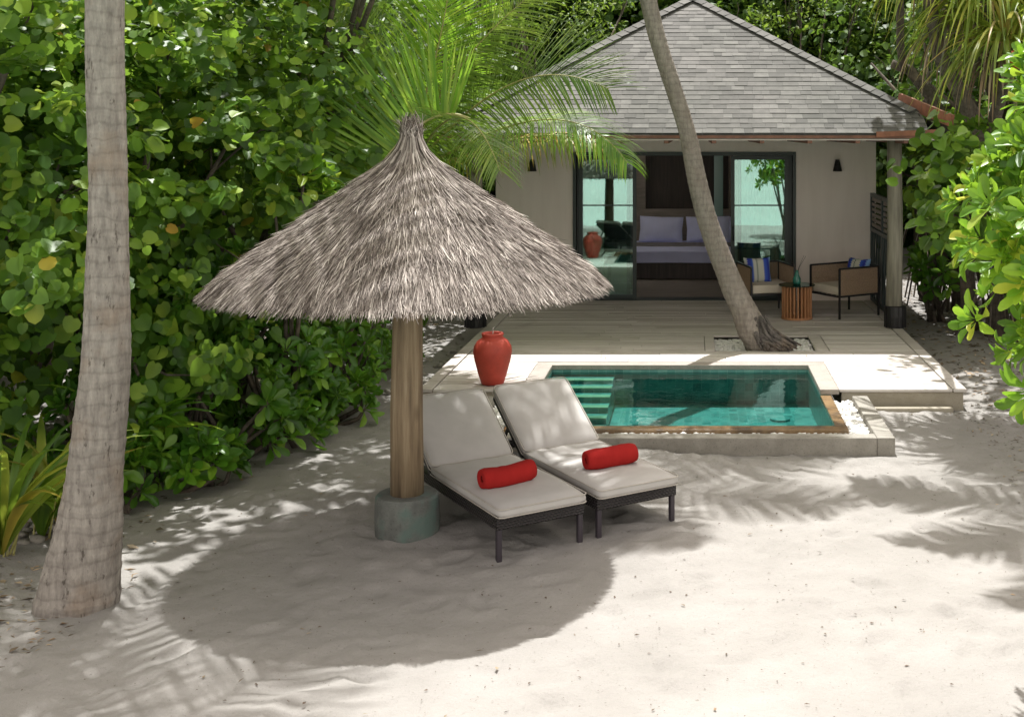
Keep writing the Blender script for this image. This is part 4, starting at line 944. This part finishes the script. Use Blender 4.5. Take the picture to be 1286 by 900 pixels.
# ------------------------------------------------------------------ broad-leaved trees and shrubs
def rnd_dir(rs, N):
    v = rs.normal(0, 1, (N, 3)); return nrm(v)
def varied(tmpl, o, d, n, s, w, rs):                               # flat, folded and curled leaves mixed
    T, g = tmpl; k = rs.randint(0, 4, len(o)); out = []
    for q, (fz, bend, skew) in enumerate(((.6,0,0),(2.2,-.05,.05),(-1.2,.1,-.06),(1.4,-.22,.1))):
        T2 = T.copy(); T2[:, 2] = T[:, 2]*fz+bend*T[:, 1]**2; T2[:, 0] += skew*T[:, 1]**2; m = k == q
        if m.any(): out.append(leafset((T2, g), o[m], d[m], n[m], s[m], w[m]))
    return join(out)
def tree(name, base, centre, rad, nclump, per, leaf, mat, label, cat, group, seed=0, tmpl=HEART, lo=-.5, trunk_r=.12, limbs=10, trunk_mat='bark', face=(0,-.45,.6), crad=.42, jit=.62, hang=.3, slope=.3):
    rs = np.random.RandomState(seed); c = np.array(centre, float); R = np.array(rad, float)
    t = empty(name, base, label, cat, group)
    dirs = rnd_dir(rs, nclump*3); dirs = dirs[dirs[:, 2] > lo][:nclump]
    cl = c+dirs*R*rs.uniform(.5, 1.15, (len(dirs), 1)); cl[:, 1] += slope*(cl[:, 2]-c[2])
    K = len(cl); N = K*per
    ci = np.repeat(np.arange(K), per); cr = crad*rs.uniform(.6,1.4,K)
    off = rnd_dir(rs, N)*(rs.uniform(.1,1,N)**.5)[:, None]*cr[ci][:, None]*np.array([1,1,.6])
    o = cl[ci]+off; out = nrm(off*.8+(cl[ci]-c)/R*.5)
    d = nrm(out*.6+rnd_dir(rs, N)*.55+np.array([0,0,-hang])); n = nrm(out*.5+np.array(face)+rnd_dir(rs, N)*jit)
    s = leaf*rs.uniform(.4,1.2,N)
    keep = o[:, 2] > ground_z(o[:, 0], o[:, 1])+.05; o, d, n, s = o[keep], d[keep], n[keep], s[keep]
    V, pl = varied(tmpl, o, d, n, s, s*rs.uniform(.8,1.15,len(s)), rs); arr_mesh('crown', V, pl, M[mat], t)
    b = MB(); base = Vector(base); cc_ = Vector(c); fork = base.lerp(cc_, .45)+Vector((rs.uniform(-.2,.2), rs.uniform(-.2,.2), 0)); low = base+Vector((0,0,-.15))
    b.tube([low, base.lerp(fork, .5)+Vector((rs.uniform(-.1,.1), 0, 0)), fork], [trunk_r*1.25, trunk_r, trunk_r*.8], 10, wob=.06, seed=seed)
    for k in rs.choice(K, min(limbs, K), replace=False):
        e = Vector(cl[k]); m_ = fork.lerp(e, .5)+Vector(rs.uniform(-.15,.15,3)); st = base.lerp(fork, rs.uniform(.6,1))
        b.tube([st, m_, e], [trunk_r*.5, trunk_r*.32, .012], 6, wob=.05, seed=int(k))
        for j in range(2):
            e2 = e+Vector(rs.normal(0,.3,3)); b.tube([m_.lerp(e, .6), e.lerp(e2,.5), e2], [.014,.01,.006], 5)
    b.build('trunk', M[trunk_mat], t, smooth=True); return t
LG = 'round leaved trees along the left edge of the sand'
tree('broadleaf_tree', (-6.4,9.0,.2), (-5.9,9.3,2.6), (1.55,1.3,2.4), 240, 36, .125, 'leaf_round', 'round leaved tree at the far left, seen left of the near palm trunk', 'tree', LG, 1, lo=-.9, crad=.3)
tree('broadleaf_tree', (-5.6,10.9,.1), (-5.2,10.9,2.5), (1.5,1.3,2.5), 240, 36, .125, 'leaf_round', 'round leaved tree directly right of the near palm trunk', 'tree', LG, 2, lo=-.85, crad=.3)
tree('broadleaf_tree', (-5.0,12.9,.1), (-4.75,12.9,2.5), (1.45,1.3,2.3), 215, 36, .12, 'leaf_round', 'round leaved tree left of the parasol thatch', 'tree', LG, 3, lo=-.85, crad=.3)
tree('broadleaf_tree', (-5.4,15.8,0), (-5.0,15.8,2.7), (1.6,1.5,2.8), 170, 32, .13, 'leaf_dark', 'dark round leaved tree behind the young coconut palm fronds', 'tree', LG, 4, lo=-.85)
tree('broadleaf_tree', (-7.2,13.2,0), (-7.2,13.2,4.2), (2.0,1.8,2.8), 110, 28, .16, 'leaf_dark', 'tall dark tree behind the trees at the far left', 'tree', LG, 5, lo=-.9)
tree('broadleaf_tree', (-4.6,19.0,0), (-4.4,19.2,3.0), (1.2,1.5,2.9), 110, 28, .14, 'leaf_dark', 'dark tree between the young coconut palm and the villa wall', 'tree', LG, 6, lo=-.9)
# shade canopies reaching over the sand from the left
tree('shade_tree', (-5.3,14.8,0), (-3.3,13.5,6.7), (1.8,2.4,.9), 120, 26, .17, 'leaf_round', 'tall spreading tree whose dark trunk stands behind the shrubs left of the parasol', 'tree', None, 7, lo=-1, trunk_r=.09, limbs=7, crad=.48)
# trees behind the villa
BG = 'trees standing behind the villa'
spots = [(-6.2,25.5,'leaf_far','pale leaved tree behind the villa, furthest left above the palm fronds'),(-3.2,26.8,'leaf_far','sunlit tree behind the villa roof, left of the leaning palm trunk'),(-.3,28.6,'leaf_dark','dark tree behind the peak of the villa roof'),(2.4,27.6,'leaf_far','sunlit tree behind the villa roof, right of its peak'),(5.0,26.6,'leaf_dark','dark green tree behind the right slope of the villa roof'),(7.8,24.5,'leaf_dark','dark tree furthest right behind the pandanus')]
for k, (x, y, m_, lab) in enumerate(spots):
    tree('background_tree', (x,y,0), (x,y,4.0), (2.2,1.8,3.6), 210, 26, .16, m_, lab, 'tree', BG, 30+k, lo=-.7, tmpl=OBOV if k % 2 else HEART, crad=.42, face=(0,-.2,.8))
# far dense planting, one mass
rs = np.random.RandomState(99); N = 60000
o = np.stack([rs.uniform(-15, 14, N), rs.uniform(29.5, 33, N), rs.uniform(0, 9.5, N)], -1)
o2 = np.stack([rs.uniform(-12, -7.6, 9000), rs.uniform(7, 29, 9000), rs.uniform(0, 7.5, 9000)], -1)
o3 = np.stack([rs.uniform(7.0, 10, 6000), rs.uniform(15, 29, 6000), rs.uniform(0, 7.5, 6000)], -1); o = np.concatenate([o, o2, o3]); N = len(o)
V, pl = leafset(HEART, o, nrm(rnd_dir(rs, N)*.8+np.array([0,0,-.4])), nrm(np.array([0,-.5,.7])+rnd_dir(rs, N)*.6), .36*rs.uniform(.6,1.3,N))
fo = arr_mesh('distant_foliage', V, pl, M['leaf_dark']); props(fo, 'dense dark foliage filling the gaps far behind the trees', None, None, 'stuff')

def shrub(name, base, centre, rad, n_ros, leaf, mat, label, group, seed=0, per=12, lo=-.3, mind=None, stems=14, axis=(0,-.35,.55), cat='shrub', wid=1.0, rr=(.72,1.03)):
    rs = np.random.RandomState(seed); c = np.array(centre, float); R = np.array(rad, float); t = empty(name, base, label, cat, group)
    dirs = rnd_dir(rs, n_ros*4); dirs = dirs[dirs[:, 2] > lo][:n_ros]; K = len(dirs); cen = c+dirs*R*rs.uniform(*rr, (K, 1))
    ax = nrm(dirs*.8+np.array(axis)+rnd_dir(rs, K)*.25); O, Dd, Nn, Ss = [], [], [], []
    for k in range(K):
        a = ax[k]; e1 = np.cross(a, [.3,.2,.9]); e1 /= np.linalg.norm(e1); e2 = np.cross(a, e1); sc = leaf*rs.uniform(.75,1.15)
        for j in range(per):
            th = j*2.4+rs.uniform(-.2,.2); f = (j+.5)/per; el = math.radians(78-62*f**.9)       # inner leaves stand up, outer ones spread
            el = math.radians(12+ (1-f)*62)+rs.uniform(-.12,.12)
            rd = e1*math.cos(th)+e2*math.sin(th); d = rd*math.cos(el)+a*math.sin(el); n = a*math.cos(el)-rd*math.sin(el)
            O.append(cen[k]+d*.015-a*.05*sc*f*3); Dd.append(d+rs.normal(0,.06,3)); Nn.append(n+rs.normal(0,.1,3)); Ss.append(sc*(.55+.45*min(1, f*1.6))*rs.uniform(.88,1.1))
    O, Dd, Nn, Ss = map(np.array, (O, Dd, Nn, Ss)); keep = O[:, 2] > ground_z(O[:, 0], O[:, 1])+.03
    V, pl = varied(OBOV, O[keep], Dd[keep], Nn[keep], Ss[keep], Ss[keep]*wid*rs.uniform(.8,1.1,keep.sum()), rs); arr_mesh('foliage', V, pl, M[mat], t)
    b = MB(); base = Vector(base)
    for k in rs.choice(K, min(stems, K), replace=False):
        e = Vector(cen[k]); m_ = base.lerp(e, .55)+Vector((rs.uniform(-.1,.1), rs.uniform(-.1,.1), -.05)); b.tube([base+Vector((rs.uniform(-.15,.15), rs.uniform(-.15,.15), -.05)), m_, e], [.03,.02,.012], 6, wob=.08, seed=int(k))
    b.build('stems', M['bark'], t, smooth=True); return t
SG = 'low glossy shrubs along the left edge of the sand'
for k, (x, y, z, rx, ry, rz_, n, lab) in enumerate([
    (-4.75,9.75,.35,.6,.55,.62,46,'low glossy green shrub at the sand edge, just right of the near palm trunk'),
    (-4.15,10.5,.4,.62,.6,.6,46,'low glossy shrub leaning out onto the sand, second from the near palm trunk'),
    (-3.95,11.4,.5,.55,.6,.72,50,'glossy green shrub under the left edge of the thatch'),
    (-3.85,12.6,.55,.6,.7,.8,54,'tall glossy green shrub left of the parasol post'),
    (-3.95,14.0,.65,.6,.8,.9,54,'glossy green shrub behind the parasol post, before the deck'),
    (-4.6,11.6,1.1,.7,.7,.7,50,'glossy shrub behind the low shrubs, under the thatch'),
    (-4.6,10.6,1.0,.6,.6,.6,44,'glossy shrub behind the low shrubs, right of the near palm trunk')]):
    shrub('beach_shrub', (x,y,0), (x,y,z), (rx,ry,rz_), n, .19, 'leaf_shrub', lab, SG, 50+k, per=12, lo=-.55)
for k, (x, y, rr_, lab) in enumerate([(-4.05,9.75,.3,'small glossy rosette shrub lowest on the sand at the left hedge foot'),(-4.5,9.25,.3,'small glossy shrub at the hedge foot beside the near palm trunk'),(-3.75,10.9,.32,'small glossy shrub at the hedge foot below the left edge of the thatch'),(-3.6,12.0,.34,'small glossy shrub at the hedge foot left of the parasol post')]):
    shrub('beach_shrub', (x,y,0), (x,y,.16), (rr_,rr_,.3), 13, .2, 'leaf_shrub', lab, SG, 90+k, per=13, lo=-.2, stems=5)
q = P(372, 225, 11.0)
shrub('beach_shrub', (q.x-.2,11.5,0), (q.x,11.0,q.z-.15), (.3,.3,.38), 12, .24, 'leaf_bright', 'bright green long leaved rosette shrub rising left of the parasol peak', SG, 66, per=14, lo=.0, stems=3)
RG = 'bright glossy shrubs at the right edge'
shrub('beach_shrub', (2.5,6.7,0), (2.33,6.6,2.35), (.84,.7,1.15), 210, .19, 'leaf_bright', 'bright light green large leaved shrub at the right edge, nearest the viewer', RG, 70, per=14, lo=-.8, axis=(-.3,-.35,.4), rr=(.55,1.05), wid=.88)
tree('broadleaf_tree', (4.3,12.6,0), (2.95,12.0,2.25), (.7,.7,.8), 34, 22, .15, 'leaf_round', 'small leaning round leaved tree between the villa post and the bright shrub', 'tree', 'trees on the shaded ground right of the villa', 86, lo=-.8, crad=.3, trunk_r=.05)
shrub('beach_shrub', (3.5,9.3,0), (3.55,9.4,1.95), (.85,.8,1.0), 100, .19, 'leaf_shrub', 'glossy green shrub at the right edge behind the nearest one', RG, 71, per=12, lo=-.5, axis=(-.25,-.3,.45))
shrub('beach_shrub', (3.75,18.3,0), (3.75,18.3,.7), (.45,.6,.6), 26, .2, 'leaf_shrub', 'green shrub in the shade just right of the villa post', 'shrubs in the shade right of the villa', 95, lo=-.3)
shrub('beach_shrub', (5.0,16.6,0), (4.9,16.6,.7), (.6,.7,.7), 34, .2, 'leaf_shrub', 'green shrub in the shade behind the aerial roots at the right', 'shrubs in the shade right of the villa', 96, lo=-.3)
RT = 'trees on the shaded ground right of the villa'
tree('broadleaf_tree', (4.1,17.5,0), (4.05,17.2,2.35), (.8,1.0,.95), 55, 24, .15, 'leaf_round', 'round leaved tree just right of the villa post, above aerial roots', 'tree', RT, 81, lo=-.7, crad=.3)
tree('broadleaf_tree', (5.3,20.2,0), (5.0,20.0,3.0), (1.5,1.4,2.4), 120, 26, .16, 'leaf_dark', 'dark tree behind the villa post at the right', 'tree', RT, 82, lo=-.6)
tree('broadleaf_tree', (5.9,15.6,0), (5.6,15.4,3.6), (1.3,1.6,1.9), 80, 26, .16, 'leaf_round', 'round leaved tree behind the bright shrub at the right edge', 'tree', RT, 83, lo=-.9)
tree('shade_tree', (5.6,18.0,0), (4.35,17.4,6.4), (2.1,3.4,1.0), 125, 28, .18, 'leaf_round', 'tall spreading tree that shades the ground right of the deck', 'tree', None, 84, lo=-1, trunk_r=.16, limbs=14, crad=.5)
tree('shade_tree', (5.4,14.2,0), (4.7,14.3,5.9), (1.6,1.9,.8), 60, 26, .18, 'leaf_round', 'spreading tree over the path right of the pool', 'tree', None, 85, lo=-1, trunk_r=.14, limbs=12, crad=.5)
# stilt-rooted trunks right of the post
for k, (px, py, D, h, lab) in enumerate([(1165,352,20.5,3.2,'dark twisted trunk with aerial roots just right of the villa post'),(1205,362,19.5,3.4,'dark thick trunk with aerial roots in the shade at the right'),(1250,405,16.8,3.0,'dark stout trunk behind the lower bright shrub leaves')]):
    x = (px-VX)*D/F; t = empty('rooted_tree', (x, D, 0), lab, 'tree', 'trunks with aerial roots right of the villa'); rg = random.Random(k+3)
    b = MB(); b.tube([(x,D,-.1),(x+.1,D,h*.35),(x-.05,D+.1,h*.7),(x+.25,D,h)], [.16,.13,.11,.07], 12, wob=.12, seed=k)
    for j in range(4): b.tube([(x,D,h*.6),(x+rg.uniform(-.7,.7),D+rg.uniform(-.3,.3),h*.85),(x+rg.uniform(-1,1),D,h+rg.uniform(.2,1))], [.07,.05,.02], 8, wob=.1, seed=j)
    b.build('trunk', M['bark'], t, smooth=True)
    b = MB()
    for j in range(16):
        a = rg.uniform(0, 2*PI); r = rg.uniform(.25,.75); z = rg.uniform(.7, 2.2)
        b.tube([(x,D,z),(x+.5*r*math.cos(a),D+.5*r*math.sin(a),z*.6),(x+r*math.cos(a),D+r*math.sin(a),-.05)], [.025,.02,.014], 6, wob=.15, seed=j)
    b.build('aerial_roots', M['bark'], t, smooth=True)

# ------------------------------------------------------------------ pandanus, top right
pt = empty('pandanus_tree', (3.9,13.2,0), 'pandanus tree with long hanging strap leaves and orange fruit at the top right', 'tree')
b = MB()
def tb(pts, r): b.tube([P(*p) for p in pts], r, 12, wob=.05, seed=len(b.v))
tb([(1290,330,13.4),(1262,230,13.3),(1240,180,13.2),(1215,135,13.0),(1180,70,12.8),(1165,-10,12.6)], [.12,.11,.1,.09,.08,.07])
tb([(1195,175,17.2),(1168,120,17.2),(1142,88,17.1),(1120,80,17.1)], [.12,.09,.08,.065])
tb([(1215,210,17.4),(1195,165,17.3),(1178,140,17.2),(1165,122,17.2)], [.1,.1,.1,.1])
tb([(1135,88,17.1),(1131,60,16),(1130,0,14.8),(1128,-50,13.7)], [.06,.055,.05,.045])
tb([(1240,180,13.2),(1260,110,12.8),(1245,40,12.5),(1240,-10,12.4)], [.08,.07,.065,.06])
b.build('trunk', M['bark'], pt, smooth=True)
rs = np.random.RandomState(5)
def tuft(px, py, D, n, L, seed, down=.5):
    rs = np.random.RandomState(seed); c = np.array(P(px, py, D)); V = []; dirs = rnd_dir(rs, n); dirs[:, 2] = np.abs(dirs[:, 2])*.9-.25; dirs = nrm(dirs)
    seg = 7; s = L*rs.uniform(.6,1.15,n); w = .045*rs.uniform(.7,1.1,n); side = nrm(np.cross(dirs, [0,0,1.0])); p = c+dirs*.08; d = dirs.copy(); out = np.zeros((n, (seg+1)*3, 3)); bend = rs.uniform(.35,.75,n)[:, None]*down*2
    for j in range(seg+1):
        tp = (1,1,.95,.85,.7,.5,.3,.04)[j]; nn = np.cross(side, d)
        out[:, 3*j] = p-side*(w*tp/2)[:, None]+nn*(.25*w*tp)[:, None]; out[:, 3*j+1] = p; out[:, 3*j+2] = p+side*(w*tp/2)[:, None]+nn*(.25*w*tp)[:, None]
        p = p+d*(s/seg)[:, None]; d = nrm(d+np.array([0,0,-1.])*bend*.55)
    base = (np.arange(n)*(seg+1)*3)[:, None]
    pl = [np.concatenate([base+np.array(f)[None] for j in range(seg) for f in ([3*j,3*j+1,3*j+4,3*j+3],[3*j+1,3*j+2,3*j+5,3*j+4])])]
    return out.reshape(-1, 3), pl
for k, (px, py, D, n, L) in enumerate([(1130,-62,13.7,110,.95),(1060,-70,13.6,60,.85),(1180,-45,12.6,120,1.05),(1240,-15,12.3,120,1.1),(1262,50,12.0,130,1.15),(1215,20,12.9,90,1.0),(1300,20,12.2,110,1.1),(1130,-90,12.9,80,1.0)]):
    V, pl = tuft(px, py, D, n, L, k); arr_mesh('leaf_tuft', V, pl, M['pandan'], pt)
V, pl = join([tuft(1205,40,12.9,30,1.0,61,.9), tuft(1255,80,12.6,30,.9,62,.9), tuft(1150,-40,13.6,20,.9,63,.9)]); arr_mesh('dry_leaf_skirt', V, pl, M['dead'], pt)
fc = P(1279, 74, 11.6); bm = bmesh.new(); bmesh.ops.create_icosphere(bm, subdivisions=4, radius=.08)
for v in bm.verts:
    p = v.co.normalized(); h = math.sin(p.x*16)*math.sin(p.y*16)*math.sin(p.z*16); v.co *= 1+.22*max(-.4, h); v.co.z *= 1.2
bmesh.ops.translate(bm, vec=fc, verts=bm.verts); me = bpy.data.meshes.new('fruit'); bm.to_mesh(me); bm.free(); link_mesh('fruit', me, M['fruit'], pt, smooth=True)

# ------------------------------------------------------------------ strap-leaved plants at the left
def strap_plant(base, n, L, w, seed, label, lean=(0,0), spread=.55, mat='frond_bright'):
    rs = np.random.RandomState(seed); t = empty('strap_leaf_plant', base, label, 'plant', 'strap leaved plants on the left'); c = np.array(base, float)
    th = rs.uniform(0, 2*PI, n); sp = rs.uniform(.15, 1, n)*spread; dirs = nrm(np.stack([np.cos(th)*sp+lean[0], np.sin(th)*sp+lean[1], np.ones(n)], -1)); s = L*rs.uniform(.6,1.1,n)
    side = nrm(np.cross(dirs, nrm(np.stack([np.cos(th), np.sin(th), np.zeros(n)], -1)+rs.normal(0,.35,(n,3))))); seg = 8; p = c+dirs*.02; d = dirs.copy(); out = np.zeros((n, (seg+1)*3, 3)); ww = w*rs.uniform(.7,1.1,n)
    gr = np.stack([np.cos(th), np.sin(th), -1.1*np.ones(n)], -1)
    for j in range(seg+1):
        tp = (.25,.55,.85,1,1,.9,.7,.42,.03)[j]; nn = np.cross(side, d)
        out[:, 3*j] = p-side*(ww*tp/2)[:, None]+nn*(.2*ww*tp)[:, None]; out[:, 3*j+1] = p; out[:, 3*j+2] = p+side*(ww*tp/2)[:, None]+nn*(.2*ww*tp)[:, None]
        p = p+d*(s/seg)[:, None]; d = nrm(d+gr*.075*rs.uniform(.5,1.6,n)[:, None]*(1+j*.25))
    base_ = (np.arange(n)*(seg+1)*3)[:, None]
    pl = [np.concatenate([base_+np.array(f)[None] for j in range(seg) for f in ([3*j,3*j+1,3*j+4,3*j+3],[3*j+1,3*j+2,3*j+5,3*j+4])])]
    arr_mesh('leaves', out.reshape(-1, 3), pl, M[mat], t)
    b = MB(); 
    for k in range(5): b.tube([(c[0]+rs.uniform(-.05,.05), c[1]+rs.uniform(-.05,.05), c[2]-.05), tuple(c+dirs[k]*.3)], [.009,.005], 6)
    b.build('stalk', M['midrib'], t); return t
def gpt(px, py): D = F*H/(py-VY); return ((px-VX)*D/F, D, gz((px-VX)*D/F, D))
strap_plant(gpt(2,705), 30, 1.2, .07, 1, 'broad yellow green strap leaved plant at the bottom left edge', (.1,0), .5, 'strap')
strap_plant(gpt(52,680), 24, 1.05, .08, 2, 'green strap leaved plant just left of the near palm trunk base', (0,0), .5, 'strap')
strap_plant(gpt(78,668), 16, 1.1, .08, 3, 'strap leaved plant half hidden behind the near palm trunk', (.0,0), .4, 'frond_yellow')
p_ = gpt(150,615); strap_plant((p_[0], p_[1], p_[2]+.3), 18, 1.05, .09, 4, 'strap leaved plant arching out right of the near palm trunk', (.45,0), .6, 'frond_bright')

# ------------------------------------------------------------------ litter
rs = np.random.RandomState(77)
def litter(N, x0, x1, y0, y1, smin, smax, keepf=None):
    x = rs.uniform(x0, x1, N); y = rs.uniform(y0, y1, N)
    if keepf is not None: k = rs.rand(N) < keepf(x, y); x, y = x[k], y[k]
    ok = ~((x > -2.9) & (x < 2.9) & (y > 12.2)); ok &= ~((x > -2.2) & (x < 1.85) & (y > 10.55) & (y < 12.5)); x, y = x[ok], y[ok]
    N = len(x); th = rs.uniform(0, 2*PI, N); o = np.stack([x, y, ground_z(x, y)+.008], -1); d = np.stack([np.cos(th), np.sin(th), rs.uniform(0,.25,N)], -1)
    n = nrm(np.stack([rs.normal(0,.3,N), rs.normal(0,.3,N), np.ones(N)], -1)); s = rs.uniform(smin, smax, N); return leafset(SMALL, o, d, n, s, s*rs.uniform(.15,1,N))
sets = [litter(120,-5.5,4.5,5.2,12.5,.025,.05,), litter(3600,2.95,7,12.5,24,.04,.11), litter(900,2.6,4.5,9.5,13,.02,.06), litter(3000,-6.5,-3.3,7,19,.03,.1,lambda x,y: np.clip((-3.6-x)/1.2,0,1)), litter(400,-5,-3.6,6.4,8,.02,.07)]
V, pl = join(sets); lo_ = arr_mesh('leaf_litter', V, pl, M['dead']); props(lo_, 'dry leaf litter scattered over the sand', None, None, 'stuff')
sets = [litter(6500,-5.5,4.5,5.2,12.5,.005,.015), litter(800,-5.5,4.5,5.2,12.5,.015,.035)]; sets[1][0][:] = sets[1][0]
V, pl = join(sets); lo_ = arr_mesh('twig_litter', V, pl, M['litter']); props(lo_, 'tiny dark twigs and specks on the sand', None, None, 'stuff')
rocks = pebbles('coral_rubble', [(-5.0,-4.4,8.3,8.9,.02,60),(-3.6,-3.0,13,17,0,60)], M['kerb'], .015, .06, 5); props(rocks, 'grey coral rubble beside the plants', None, None, 'stuff')
